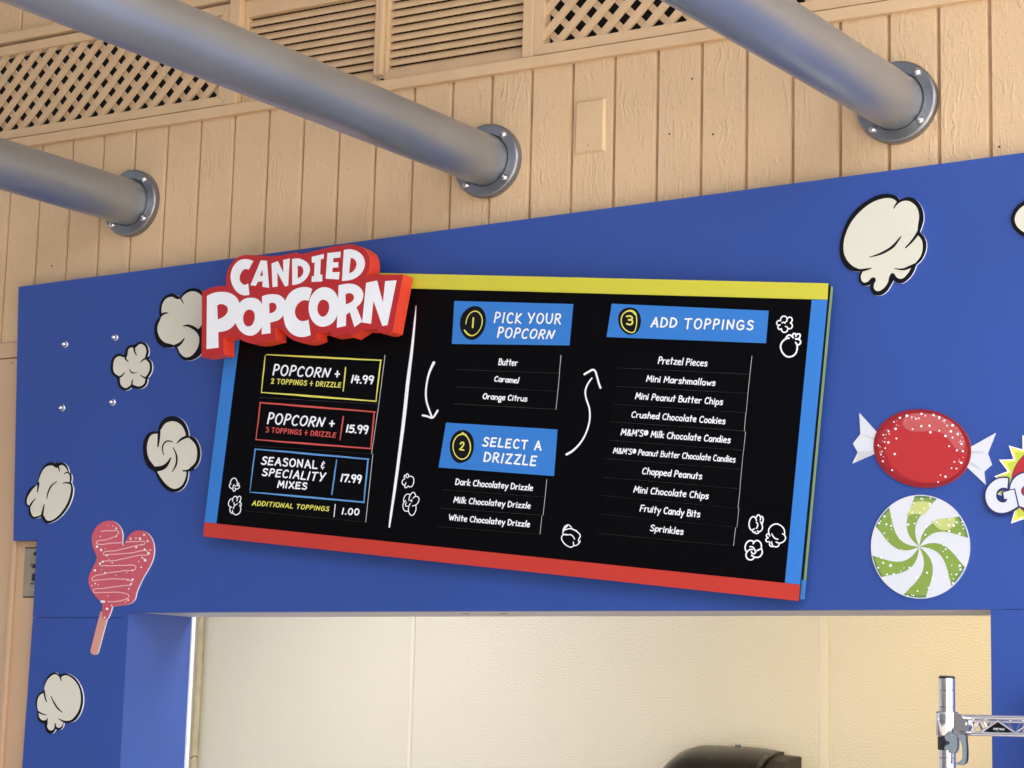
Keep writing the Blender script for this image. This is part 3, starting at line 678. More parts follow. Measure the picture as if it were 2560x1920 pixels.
# --- hand lettering: every glyph is a few brush strokes on a grid of cap height 1
GL = {}
def gl(ch, w, *st): GL[ch] = (w, [(s[0], [tuple(map(float, p.split(','))) for p in s[1:].split()]) for s in st])
gl('A', .62, 'l0,0 .32,1 .62,0', 'l.13,.36 .5,.36'); gl('B', .5, 'l0,0 .05,1', 's.05,1 .38,.96 .42,.66 .06,.54', 's.06,.54 .46,.5 .48,.1 0,0')
gl('C', .54, 's.52,.86 .38,1 .12,.84 .02,.46 .12,.08 .34,0 .52,.1'); gl('D', .58, 'l0,0 .03,1', 's.03,1 .4,.9 .58,.52 .42,.12 0,0')
gl('E', .5, 'l.5,1 .05,.97', 'l.05,.97 0,0', 'l0,0 .48,.04', 'l.02,.5 .42,.53'); gl('F', .48, 'l.5,1 .05,.97', 'l.05,.97 0,0', 'l.02,.5 .38,.52')
gl('G', .62, 's.56,.88 .38,1 .12,.84 .02,.42 .14,.06 .4,.02 .58,.18 .6,.44', 'l.6,.46 .36,.44'); gl('I', .14, 'l.03,0 .11,1'); gl('K', .48, 'l0,0 .06,1', 'l.5,.98 .04,.44 .5,0')
gl('L', .46, 'l.07,1 0,.02 .46,.03'); gl('M', .68, 'l0,0 .1,1 .35,.32 .62,1 .68,0'); gl('N', .58, 'l0,0 .05,.96 .5,.04 .58,1')
gl('O', .6, 'o.32,1 .54,.84 .6,.5 .48,.12 .26,0 .06,.16 0,.5 .1,.86'); gl('P', .48, 'l0,0 .08,1', 's.08,1 .42,.95 .48,.68 .3,.5 .04,.46')
gl('R', .52, 'l0,0 .06,1', 's.06,1 .42,.96 .47,.7 .3,.53 .04,.48', 'l.2,.5 .52,0'); gl('S', .5, 's.5,.88 .34,1 .12,.92 .08,.7 .26,.53 .46,.38 .44,.1 .22,0 0,.1')
gl('T', .58, 'l0,.97 .58,1', 'l.3,.98 .26,0'); gl('U', .58, 's.04,1 .02,.4 .14,.06 .36,.02 .52,.24 .58,.98'); gl('V', .56, 'l0,1 .24,0 .56,1'); gl('W', .8, 'l0,1 .18,0 .42,.72 .56,0 .82,1')
gl('X', .54, 'l0,1 .54,0', 'l.54,1 0,0'); gl('Y', .58, 'l0,1 .26,.48', 'l.6,1 .2,0'); gl('Z', .54, 'l.02,.97 .54,1 0,.02 .54,0'); gl('H', .56, 'l0,0 .04,1', 'l.56,1 .54,0', 'l.02,.5 .55,.5')
gl('a', .44, 'o.24,.66 .06,.54 .0,.26 .14,.0 .34,.12 .42,.5', 'l.42,.64 .44,.0'); gl('b', .44, 'l0,1 .02,0', 'o.22,.62 .42,.48 .42,.16 .22,0 .04,.14 .06,.46'); gl('c', .38, 's.38,.52 .24,.64 .06,.5 0,.28 .1,.04 .26,0 .38,.1')
gl('d', .46, 'o.22,.64 .06,.5 0,.26 .14,.02 .34,.14 .4,.48', 'l.46,1.05 .44,0'); gl('e', .42, 's.02,.34 .2,.36 .4,.46 .34,.62 .18,.64 .02,.46 .02,.16 .18,0 .4,.1')
gl('g', .44, 'o.24,.66 .06,.54 .02,.28 .16,.06 .34,.14 .42,.5', 's.42,.64 .4,.1 .28,-.05', 'o.28,-.06 .1,-.2 .12,-.44 .28,-.5 .44,-.4 .46,-.2'); gl('h', .44, 'l.06,1.05 0,0', 's.02,.4 .18,.64 .36,.6 .42,.36 .42,0')
gl('i', .1, 'l.04,.62 .03,0', 'd.06,.88'); gl('k', .42, 'l.05,1.05 0,0', 'l.4,.62 .04,.28 .42,0'); gl('l', .1, 'l.1,1.08 .02,0'); gl('m', .66, 'l0,.62 .02,0', 's.02,.4 .14,.63 .28,.56 .32,.3 .32,0', 's.33,.38 .46,.63 .6,.56 .66,.3 .65,0')
gl('n', .42, 'l0,.62 .02,0', 's.02,.38 .18,.64 .36,.58 .42,.34 .42,0'); gl('o', .42, 'o.22,.64 .38,.54 .42,.3 .34,.06 .18,0 .04,.12 0,.34 .06,.56'); gl('p', .42, 'l.02,.62 -.02,-.38', 'o.22,.62 .4,.5 .42,.2 .22,.02 .04,.14 .06,.48')
gl('r', .34, 'l0,.62 .02,0', 's.02,.36 .12,.58 .34,.62'); gl('s', .38, 's.38,.56 .24,.66 .06,.58 .08,.42 .3,.3 .36,.12 .2,0 0,.06'); gl('t', .36, 'l.18,.98 .16,0', 'l0,.64 .36,.68'); gl('u', .42, 's.02,.64 0,.22 .12,.02 .3,.06 .42,.34', 'l.44,.64 .42,0')
gl('w', .58, 'l0,.62 .14,.02 .3,.46 .42,.02 .6,.62'); gl('y', .44, 'l0,.62 .2,.1', 'l.46,.62 .1,-.42'); gl('z', .42, 'l.02,.6 .42,.62 0,.04 .42,.02')
gl('0', .6, *[]); GL['0'] = GL['O']; gl('1', .12, 'l.1,1 .02,0'); gl('2', .46, 's.02,.78 .16,.98 .38,.96 .4,.7 .2,.32 .0,.02', 'l0,.02 .46,.04'); gl('3', .46, 's.02,.92 .26,1 .44,.82 .34,.58 .16,.54', 's.16,.54 .44,.48 .46,.18 .26,0 0,.08')
gl('4', .46, 'l.16,1 .02,.42 .48,.44', 'l.36,.86 .3,0'); gl('5', .46, 'l.46,.97 .12,.94 .08,.54', 's.08,.54 .32,.6 .46,.4 .38,.1 .18,0 0,.06'); gl('7', .46, 'l0,.96 .48,.98 .2,0'); gl('9', .44, 'o.24,1 .06,.88 .04,.62 .2,.48 .38,.6 .42,.86', 's.42,.88 .38,.4 .28,0')
gl('.', .08, 'd.04,.03'); gl("'", .08, 'l.05,1.02 .03,.76'); gl('+', .52, 'l0,.5 .52,.5', 'l.27,1 .25,0'); gl('&', .56, 's.56,.36 .4,.06 .16,0 .02,.22 .2,.5 .38,.76 .26,.94 .12,.8 .26,.46 .56,0')
gl('\u00a7', .5, 's.5,.76 .3,.84 .12,.72 .3,.52', 's.3,.52 .04,.4 .1,.16 .46,.2', 'l.36,1 .34,.84', 'l.26,.14 .24,-.06')       # the looped ampersand
gl('\u00ae', .5, 'o.26,1 .46,.86 .5,.6 .4,.32 .2,.28 .02,.44 0,.72 .1,.92', 'l.18,.46 .2,.82', 's.2,.82 .34,.8 .33,.66 .2,.63', 'l.25,.62 .35,.46')

def text(b, z, s, quad, wd, Y, gap=.27, space=.42, jit=.02):
    """letter a line into a four-cornered field (top left, top right, bottom right, bottom left)"""
    q = [z.p(*p) for p in quad]; rn = random.Random(s)
    adv = []; x = 0
    for ch in s:
        if ch == ' ': x += space; continue
        adv.append((ch, x)); x += GL[ch][0] + gap
    tot = x - gap
    def mp(u, v):
        u /= tot
        tx, ty = q[0][0] + (q[1][0] - q[0][0]) * u, q[0][1] + (q[1][1] - q[0][1]) * u
        bx, by = q[3][0] + (q[2][0] - q[3][0]) * u, q[3][1] + (q[2][1] - q[3][1]) * u
        return (bx + (tx - bx) * v, by + (ty - by) * v)
    wp = wd / z.k
    # strokes stay inside the field
    hv = math.hypot(q[0][0] - q[3][0], q[0][1] - q[3][1]); mv = .5 * wp / hv
    hu = math.hypot(q[1][0] - q[0][0], q[1][1] - q[0][1]); mu_ = .5 * wp / hu * tot
    def mq(u, v): return mp(mu_ + u * (tot - 2 * mu_) / tot, mv + v * (1 - 2 * mv))
    for n, (ch, x0) in enumerate(adv):
        dy = rn.uniform(-jit, jit); sk = rn.uniform(-.02, .02)
        for k, (kind, pts) in enumerate(GL[ch][1]):
            P = [mq(x0 + px + sk * py, py + dy) for px, py in pts]; Yk = Y - .00022 * k - .0007 * (n % 2)
            if kind == 'd': b.slab(ellipse(P[0][0], P[0][1], wp * .62, wp * .62, n=12), Yk, 0)
            elif kind == 'l':
                for i in range(len(P) - 1): b.ribbon([P[i], P[i + 1]], wp, Yk - .00008 * i, tilt=.00002)
            elif kind == 's': b.ribbon(smooth(P, False, 5), wp, Yk)
            else:
                c = smooth(P, True, 5); b.ribbon(c + c[:1], wp, Yk, caps=False)
    return b
def one(z, s, quad, wd, Y, m, par, nm='lettering', **kw): return text(MB(), z, s, quad, wd, Y, **kw).build(nm, M[m], par)
z1 = Z(620, 870, 2212 / 360); z2 = Z(600, 1100, 2212 / 360); z3 = Z(1100, 740, 1945 / 340); z4 = Z(1060, 1040, 1927 / 360); z5 = Z(1480, 740, 2212 / 460); z6 = Z(1480, 1040, 2212 / 460)

# removable black strips with edges coloured pale as if catching light
ST = .0024; YS = YF - ST
def strip(pts, th=ST):
    return MB().slab(pts, YF - th, th - .0001, ms=1).build('menu_strip', [M['strip'], M['edge']], menu)
def lp_(a, b, t): return (a[0] + (b[0] - a[0]) * t, a[1] + (b[1] - a[1]) * t)
def quadstrip(z, tl, tr, br, bl, th=ST): return strip([z.p(*tl), z.p(*tr), z.p(*br), z.p(*bl)], th)
s1 = quadstrip(z1, (228, 20), (2100, 108), (2005, 862), (160, 758))
s2 = quadstrip(z1, (158, 764), (2004, 868), (1893, 1622), (76, 1503))
P = [z2.p(176, 92), z2.p(2036, 214), z2.p(1926, 1262), z2.p(56, 1085)]; s3 = strip(P)
def frame(z, par, m, segs, div, dw, wd=(14, 26)):
    b = MB()
    for k, (p, q_, w0, w1, w2) in enumerate(segs):
        pts = [(p[0] + (q_[0] - p[0]) * i / 10 + random.uniform(-1.4, 1.4), p[1] + (q_[1] - p[1]) * i / 10 + random.uniform(-1.6, 1.6)) for i in range(11)]
        pts = smooth([z.p(*p_) for p_ in pts], False, 3); n = len(pts)
        ws = [(w0 + (w1 - w0) * min(i / (n * .4), 1) if i < n * .4 else w1 + (w2 - w1) * (i - n * .4) / (n * .6)) / z.k for i in range(n)]
        b.ribbon(pts, ws, YS - .0006 - .0002 * k)
    b.build('hand_drawn_box', M[m], par)
frame(z1, s1, 'lime', (((285, 103), (2048, 190), 14, 30, 18), ((2040, 195), (1965, 815), 18, 24, 12), ((222, 682), (1968, 818), 14, 32, 16), ((264, 118), (206, 688), 12, 20, 12), ((1500, 298), (1463, 662), 18, 22, 16)), None, 0)
one(z1, 'POPCORN', ((395, 243), (1285, 310), (1240, 458), (372, 425)), 25, YS - .0006, 'white', s1)
one(z1, '+', ((1328, 345), (1417, 348), (1412, 455), (1325, 452)), 25, YS - .0006, 'white', s1)
one(z1, '2 TOPPINGS + DRIZZLE', ((358, 462), (1440, 528), (1428, 612), (350, 550)), 15, YS - .0006, 'lime', s1, gap=.28)
one(z1, '14.99', ((1590, 408), (1942, 420), (1925, 565), (1575, 540)), 25, YS - .0006, 'white', s1, gap=.16)
frame(z1, s2, 'redline', (((182, 838), (1960, 985), 22, 30, 18), ((1940, 990), (1885, 1545), 20, 24, 14), ((118, 1408), (1890, 1545), 16, 30, 18), ((190, 845), (122, 1405), 20, 20, 12), ((1465, 1052), (1413, 1412), 20, 22, 14)), None, 0)
one(z1, 'POPCORN', ((315, 985), (1200, 1068), (1152, 1217), (288, 1172)), 25, YS - .0006, 'white', s2)
one(z1, '+', ((1245, 1105), (1335, 1110), (1330, 1217), (1241, 1212)), 25, YS - .0006, 'white', s2)
one(z1, '3 TOPPINGS + DRIZZLE', ((275, 1208), (1360, 1296), (1347, 1380), (268, 1297)), 15, YS - .0006, 'redline', s2, gap=.28)
one(z1, '15.99', ((1512, 1172), (1862, 1184), (1842, 1332), (1498, 1302)), 25, YS - .0006, 'white', s2, gap=.16)
frame(z2, s3, 'blueline', (((230, 138), (1978, 296), 18, 30, 20), ((1968, 300), (1902, 955), 22, 26, 16), ((155, 800), (1908, 955), 14, 30, 22), ((233, 142), (153, 775), 18, 20, 10), ((1484, 306), (1411, 835), 16, 22, 20)), None, 0)
one(z2, 'SEASONAL', ((340, 246), (1190, 310), (1192, 450), (315, 380)), 23, YS - .0006, 'white', s3)
one(z2, '\u00a7', ((1243, 322), (1308, 322), (1300, 452), (1236, 446)), 18, YS - .0006, 'white', s3)
one(z2, 'SPECIALITY', ((350, 428), (1330, 495), (1290, 648), (330, 552)), 23, YS - .0006, 'white', s3)
one(z2, 'MIXES', ((582, 616), (1038, 652), (1030, 768), (566, 736)), 23, YS - .0006, 'white', s3)
one(z2, '17.99', ((1552, 515), (1880, 530), (1862, 677), (1536, 642)), 25, YS - .0006, 'white', s3, gap=.16)
one(z2, 'ADDITIONAL TOPPINGS', ((200, 925), (1380, 1022), (1366, 1097), (178, 1007)), 14, YS - .0006, 'lime', s3, gap=.28)
one(z2, '1.00', ((1572, 1036), (1840, 1052), (1830, 1162), (1558, 1146)), 20, YS - .0006, 'white', s3, gap=.36)
b = MB(); b.ribbon([z2.p(1464, 988), z2.p(1454, 1080), z2.p(1444, 1178)], 13 / z2.k, YS - .0006); b.build('divider_line', M['white'], s3)

# blue headers with numbered badges
def header(z, poly, badge, ring, ringw, num, numq, nw, lines):
    h = MB().slab([z.p(*p) for p in poly], YF - .0010, .0009).build('header_panel', M['hblue'], menu)
    bd = MB().slab(smooth(z.P(badge)), YF - .0013, .0002).build('number_badge', M['black'], menu)
    b = MB(); pts = smooth([(p[0], p[1]) for p in z.P(ring)], False, 8); n = len(pts)
    ws = [ringw[min(int(i / n * len(ringw)), len(ringw) - 1)] for i in range(n)]
    for _ in range(6): ws = [(ws[max(i - 1, 0)] + ws[i] + ws[min(i + 1, n - 1)]) / 3 for i in range(n)]
    b.ribbon(pts, [w_ / z.k for w_ in ws], YF - .0017, tilt=.0003)
    text(b, z, num, numq, nw, YF - .0018); b.build('badge_number', M['lime'], bd)
    for s, q_ in lines: one(z, s, q_, 23 if z is not z5 else 20, YF - .0015, 'white', h, nm='header_lettering', gap=.31, space=.5)
header(z3, ((205, 70), (1905, 115), (1850, 705), (170, 685)), "510,143 600,180 650,280 655,380 625,490 560,580 470,628 380,605 310,520 285,410 300,300 350,220 420,165", "370,398 385,325 435,245 505,216 565,245 602,320 598,410 570,480 520,540 455,567 400,545 352,492",
       (13, 14, 14, 18, 18, 16, 14, 12, 12, 16, 22, 24), '1', ((466, 303), (490, 303), (478, 460), (454, 460)), 24,
       (('PICK', ((785, 220), (1172, 240), (1160, 400), (765, 385))), ('YOUR', ((1256, 232), (1742, 250), (1728, 408), (1244, 395))), ('POPCORN', ((832, 436), (1655, 488), (1610, 620), (812, 602)))))
header(z4, ((295, 88), (1785, 180), (1738, 803), (195, 688)), "525,188 600,215 650,285 667,380 655,480 610,570 540,615 470,630 400,590 355,500 345,400 370,290 430,215", "512,222 560,258 600,320 622,410 605,500 560,560 500,577 440,545 398,470 390,390 420,300 470,255 540,245 570,268",
       (16, 18, 16, 14, 14, 14, 13, 13, 14, 16, 20, 24), '2', ((478, 340), (548, 345), (540, 472), (468, 458)), 20,
       (('SELECT A', ((795, 275), (1580, 330), (1572, 468), (772, 408))), ('DRIZZLE', ((808, 475), (1522, 530), (1500, 678), (790, 615)))))
header(z5, ((238, 92), (2122, 177), (2090, 567), (175, 492)), "465,138 535,165 580,240 586,330 560,410 510,455 450,465 385,435 335,370 315,290 325,215 375,160", "520,215 480,180 420,185 370,225 352,300 375,375 430,425 500,435 530,370 538,290 525,215 490,185 465,178",
       (28, 20, 14, 14, 14, 14, 13, 12, 12, 13, 20, 26), '3', ((402, 228), (498, 236), (492, 358), (412, 352)), 20,
       (('ADD', ((722, 248), (1030, 260), (1020, 385), (698, 378))), ('TOPPINGS', ((1112, 262), (1950, 290), (1940, 412), (1100, 400)))))

# menu items, each on its own strip
items = [
    (z3, 'Butter', ((842, 890), (1118, 908), (1110, 1003), (830, 990)), ((265, 797), (1726, 842), (1703, 1105), (240, 1050))),
    (z3, 'Caramel', ((786, 1140), (1140, 1165), (1122, 1254), (768, 1224)), ((240, 1053), (1706, 1109), (1682, 1360), (215, 1295))),
    (z3, 'Orange Citrus', ((620, 1388), (1256, 1425), (1246, 1513), (604, 1476)), ((215, 1298), (1682, 1363), (1656, 1620), (190, 1540))),
    (z4, 'Dark Chocolatey Drizzle', ((428, 832), (1466, 918), (1456, 1006), (414, 922)), ((262, 740), (1640, 845), (1616, 1085), (236, 985))),
    (z4, 'Milk Chocolatey Drizzle', ((405, 1076), (1436, 1158), (1426, 1244), (390, 1164)), ((236, 988), (1616, 1088), (1590, 1328), (210, 1232))),
    (z4, 'White Chocolatey Drizzle', ((335, 1312), (1428, 1404), (1416, 1492), (328, 1397)), ((206, 1240), (1574, 1338), (1550, 1582), (180, 1480))),
    (z5, 'Pretzel Pieces', ((802, 726), (1396, 764), (1386, 849), (788, 818)), ((300, 645), (1920, 718), (1896, 941), (290, 862))),
    (z5, 'Mini Marshmallows', ((660, 948), (1492, 1004), (1482, 1085), (647, 1032)), ((286, 865), (1896, 944), (1872, 1170), (268, 1083))),
    (z5, 'Mini Peanut Butter Chips', ((530, 1158), (1582, 1230), (1572, 1314), (514, 1242)), ((266, 1086), (1872, 1173), (1852, 1402), (240, 1298))),
    (z5, 'Crushed Chocolate Cookies', ((482, 1382), (1612, 1460), (1602, 1546), (466, 1462)), ((238, 1301), (1846, 1405), (1828, 1622), (216, 1510))),
    (z6, "M&M'S\u00ae Milk Chocolate Candies", ((357, 148), (1674, 244), (1664, 330), (341, 232)), ((215, 72), (1844, 186), (1820, 414), (185, 290))),
    (z6, "M&M'S\u00ae Peanut Butter Chocolate Candies", ((264, 376), (1732, 480), (1723, 563), (249, 450)), ((183, 293), (1818, 417), (1796, 641), (163, 512))),
    (z6, 'Chopped Peanuts', ((612, 615), (1332, 680), (1321, 766), (596, 699)), ((161, 516), (1794, 645), (1776, 874), (140, 735))),
    (z6, 'Mini Chocolate Chips', ((510, 838), (1412, 918), (1400, 1004), (494, 922)), ((138, 738), (1778, 878), (1752, 1106), (120, 955))),
    (z6, 'Fruity Candy Bits', ((587, 1062), (1306, 1138), (1299, 1224), (569, 1149)), ((118, 958), (1764, 1109), (1740, 1338), (108, 1180))),
    (z6, 'Sprinkles', ((706, 1303), (1108, 1348), (1097, 1434), (694, 1384)), ((96, 1186), (1724, 1340), (1698, 1560), (76, 1412))),
]
for k, (z, s, q_, poly) in enumerate(items):
    st = quadstrip(z, *poly, th=ST - .0002 * (k % 3))
    wd = (15.5 if z is z3 else 14.5 if z is z4 else 13) * (.88 if 'Peanut Butter Chocolate' in s else 1)
    one(z, s, q_, wd, YS - .0004, 'white', st, gap=.20, space=.36)

# hand-drawn line, arrows and popcorn doodles
def brush(nm, z, txt, ws, m='white', Y=None, **kw):
    b = MB(); pts = smooth([(p[0], p[1]) for p in z.P(txt)], False, 8); n = len(pts); out = []
    for i in range(n):
        t = i / (n - 1) * (len(ws) - 1); j = min(int(t), len(ws) - 2); out.append((ws[j] + (ws[j + 1] - ws[j]) * (t - j)) / z.k)
    b.ribbon(pts, out, Y or YF - .0006); return b
brush('divider_line', t6, "1383,985 1372,1120 1345,1380 1312,1640 1285,1900 1240,2260 1200,2560 1165,2800 1152,2895", (5, 16, 24, 30, 30, 26, 24, 20, 12)).build('divider_line', M['white'], menu)
b = brush('arrow', t6, "1537,1474 1498,1560 1476,1650 1468,1730 1472,1800 1492,1870 1522,1948", (24, 18, 16, 16, 16, 16, 16)); b.ribbon(smooth([(p[0], p[1]) for p in t6.P("1440,1930 1480,1938 1525,1950* 1552,1918 1570,1888")], False, 5), 17 / t6.k, YF - .0009); b.build('arrow', M['white'], menu)
b = brush('arrow', t11, "472,608 520,580 590,510 645,410 672,300 668,210 640,120 634,60 655,0 690,-50", (20, 18, 15, 14, 14, 14, 14, 14, 14, 12)); b.ribbon(smooth([(p[0], p[1]) for p in t11.P("626,-84 660,-104 706,-122* 735,-60 752,0 765,32")], False, 5), 17 / t11.k, YF - .0009); b.build('arrow', M['white'], menu)
def doodle(z, strokes, wd):
    b = MB()
    for k, s in enumerate(strokes):
        cl = s.startswith('@'); pts = z.P(s.lstrip('@')); sp = smooth(pts, cl, 5)
        b.ribbon(sp + sp[:1] if cl else sp, wd / z.k, YF - .0005 - .0002 * (k % 5))
    b.build('popcorn_drawing', M['white'], menu)
d1 = Z(540, 1180, 1106 / 80)
doodle(d1, ("508,420 500,350 530,280 580,225 640,212 690,240 725,310 740,430", "500,400 470,430 465,490 500,550 575,585", "620,440 590,520 590,620 620,665 660,640 680,600", "745,385 780,390 790,430 745,480", "800,470 815,500 780,560 720,590 670,570 650,545", "655,478 690,475 715,455"), 34)
doodle(d1, ("560,920 490,950 445,1030 430,1110 460,1180 545,1215", "575,1010 580,930 620,860 670,840 715,870 735,930 725,1000", "740,890 780,845 820,840 860,880 850,960 800,1060", "840,1040 870,1100 855,1170 820,1150", "600,1260 630,1190 680,1130 735,1100", "815,1150 850,1220 855,1300 830,1390 770,1450 700,1480 620,1450 580,1390 570,1330", "490,1215 480,1290 500,1380 550,1430 590,1410", "615,1060 635,1140"), 34)
d2 = Z(990, 1170, 1021 / 80)
doodle(d2, ("365,310 420,275 490,265 550,310 570,400 550,510 500,590 440,605 385,565", "410,270 395,215 365,185 325,225 325,295", "315,225 280,235 255,275 275,340 220,385 195,450 215,520 265,545", "320,470 285,540 280,590 300,630 350,610 390,580"), 30)
doodle(d2, ("440,850 390,830 320,850 270,920 245,1000 245,1090", "415,1035 425,930 470,840 520,785 570,780 610,830 625,890", "545,965 600,915 660,905 720,940 735,1010 700,1110 630,1180 525,1210", "310,1035 250,1110 220,1190 235,1290 290,1370 380,1375", "455,1135 410,1220 395,1330 420,1440 490,1510 540,1500 610,1410 640,1310 635,1200", "335,1095 305,1150 320,1220 370,1210", "460,1040 505,1025 490,1080"), 28)
d3 = Z(1840, 1270, 1548 / 140)
doodle(d3, ("565,345 540,280 480,240 420,270 375,360 360,460 385,560 430,610 500,575", "560,260 590,205 625,190 660,220 680,280 670,330", "690,240 725,235 750,290 745,370 725,430", "565,390 600,450 590,520 565,560", "675,380 710,440 730,520 715,600 660,650 590,635", "450,610 475,670 530,655", "515,680 560,705 630,680 640,660"), 34)
doodle(d3, ("475,985 540,910 600,900 670,950 700,1030 690,1120 640,1150 580,1175", "495,940 430,905 360,910 290,970 255,1060 260,1150 285,1200", "455,1145 370,1155 310,1210 275,1290 300,1380 370,1430 430,1430 490,1390 505,1360", "430,1310 500,1350 580,1365 660,1340 715,1270 725,1190 700,1120", "385,1070 450,1075 500,1120 525,1180", "425,1210 460,1260 500,1265 550,1210"), 38)
doodle(d3, ("935,770 905,690 905,600 950,520 1030,460 1120,440 1210,470 1290,530 1335,610 1345,720", "1285,715 1340,750 1370,820 1350,890 1280,950 1200,970 1110,940", "890,720 850,730 845,790 890,820 850,840 825,890 850,930 940,945 925,1000 950,1050 1010,1065 1060,1065 1120,1075 1170,1050 1200,985", "985,940 1000,1010 1030,1060", "990,715 1040,800 1100,850 1160,862"), 34)
d4 = Z(1930, 770, 1066 / 90)                                        # plain popcorn pieces
doodle(d4, ("@240,500* 165,500 140,430 190,375 255,380* 270,290 350,240 430,275 445,330* 520,270 590,310 590,390 540,440* 600,500 580,590 510,615 470,600* 440,690 350,720 290,670 285,610* 215,630 175,570 200,520", "300,440 350,420 385,450", "445,330 440,380 410,410", "470,600 440,560 400,545"), 38)
doodle(d4, ("505,890 400,920 300,1010 255,1140 280,1260 350,1370 450,1440 580,1435 690,1360 740,1240 745,1110 700,1020", "410,890 510,800 630,880", "600,850 620,780 670,755 710,800 710,840", "710,800 760,770 825,780 830,850 790,910", "700,920 800,930 850,1000 820,1070 745,1095"), 48)
doodle(t11, ("440,1295 450,1240 485,1217 510,1235 520,1255", "480,1225 450,1262 440,1290 510,1300", "505,1300 530,1320 540,1340", "520,1255 560,1275 590,1310 575,1350 580,1370", "475,1300 440,1305 428,1330 445,1370 480,1400 510,1410 535,1395", "530,1365 540,1395 570,1385 590,1355", "450,1265 500,1250 560,1270"), 9)

# ------------------------------------------------------------------ red sign
sz = Z(490, 600, 2212 / 560)
YS1 = -.111
out = "480,148 560,150 640,152 745,162* 780,155 835,156* 900,140 975,122* 985,134* 1060,136* 1150,112 1250,88 1350,66 1420,55 1500,44 1580,50 1640,75 1692,125 1714,190 1712,280 1695,325 1672,356* 1770,342* 2045,340* 1940,905* 1880,926 1786,908* 1778,872* 1690,890* 1640,886* 1530,958* 1512,918* 1420,940 1336,952* 1328,905* 1187,917* 1195,975* 1100,1010 1000,1003 910,955 850,890 822,868* 780,868* 787,985* 650,1017* 560,1022 470,1000 400,955 362,935* 330,950 268,968* 275,1130* 55,1156* 58,520* 130,478 220,457 300,456* 297,390 310,310 345,235 400,178"
so_ = smooth(sz.P(out))
c0 = W(*sz.p(1000, 600), YS1)
sign = thing('red_sign', 'raised red sign reading CANDIED POPCORN in fat white letters', 'sign', (c0[0], YS1, c0[1]))
MB().slab(so_, YS1, .040, ms=1).build('sign_body', [M['red'], M['red_lit_side']], sign)
def letters(nm, lst, lab):
    b = MB()
    for k, (o_, h_) in enumerate(lst):
        b.slab(smooth(sz.P(o_), n=7), YS1 - .0006 - .00035 * (k % 2), .0003, holes=[smooth(sz.P(h_), n=6)] if h_ else [])
    b.build(nm, M['white'], sign, label=lab)
letters('sign_lettering', [
    ("565,208* 520,293* 480,288 445,325 430,378 445,420 480,442 515,428* 527,541* 470,546 410,518 362,452 342,372 352,298 388,235 435,198 490,188 535,195", None),
    ("640,200* 700,205* 722,473* 655,462* 658,410* 612,410* 590,452* 537,447*", "655,292* 661,352* 630,355*"),
    ("745,232* 808,208* 863,322* 860,197* 925,182* 910,450* 878,460* 802,318* 805,460* 755,465*", None),
    ("948,188* 1010,182 1070,202 1112,240 1126,288 1110,345 1070,398 1015,432 950,445*", "1003,256* 1040,260 1058,290 1056,330 1038,358 1003,378*"),
    ("1143,165* 1263,138* 1260,185* 1232,190* 1225,340* 1248,342* 1247,408* 1140,415* 1143,360* 1165,355* 1172,222* 1143,225*", None),
    ("1298,128* 1428,115* 1425,172* 1355,180* 1353,222* 1405,218* 1405,270* 1350,274* 1345,318* 1418,315* 1410,390* 1280,382*", None),
    ("1460,98* 1530,92 1600,115 1650,165 1668,225 1655,290 1610,350 1540,390 1440,405*", "1527,178* 1560,188 1583,225 1578,270 1550,310 1511,330*")], 'word CANDIED')
letters('sign_lettering', [
    ("108,552* 170,523 250,512 330,522 390,558 425,612 430,690 412,770 375,840 320,885 270,902 220,910* 222,1063* 103,1077*", "208,648* 240,633 280,640 310,665 312,705 290,742 250,770 215,785*"),
    ("540,570 600,580 642,618 665,690 668,770 650,850 610,912 550,944 490,936 430,890 395,830 385,760 400,670 445,605 490,577", "525,688 562,700 580,750 572,805 545,845 510,853 478,830 464,780 475,725 500,695"),
    ("652,555* 700,540 770,535 830,548 870,585 885,635 880,695 855,752 810,792 760,808 733,815* 735,920* 648,932*", "722,628* 755,618 785,632 795,665 780,700 755,716 725,725*"),
    ("1147,485* 1112,600* 1060,596 1010,627 980,682 980,738 1005,780 1045,800 1085,796 1110,786* 1132,938* 1080,955 1010,955 940,922 890,860 865,770 862,680 885,590 930,520 1000,476 1080,464 1120,471", None),
    ("1240,468 1310,472 1365,507 1400,570 1410,650 1395,740 1355,810 1290,850 1220,852 1160,812 1122,740 1112,660 1130,570 1175,505", "1255,590 1295,605 1315,650 1305,710 1275,750 1240,755 1210,725 1197,675 1210,625 1230,597"),
    ("1408,447* 1470,434 1540,432 1605,458 1648,515 1648,570 1622,628 1584,662* 1642,805* 1563,860* 1519,712* 1483,737* 1480,848* 1390,867*", "1475,538* 1510,524 1545,535 1560,565 1547,600 1515,622 1478,635*"),
    ("1680,422* 1788,400* 1845,618* 1868,405* 1980,398* 1890,840* 1840,850* 1752,600* 1728,828* 1640,815*", None)], 'word POPCORN')
MB().box(c0[0] - .18, c0[0] + .18, YS1 + .040, YB, c0[1] - .04, c0[1] + .05).build('spacer', M['blackplastic'], sign)

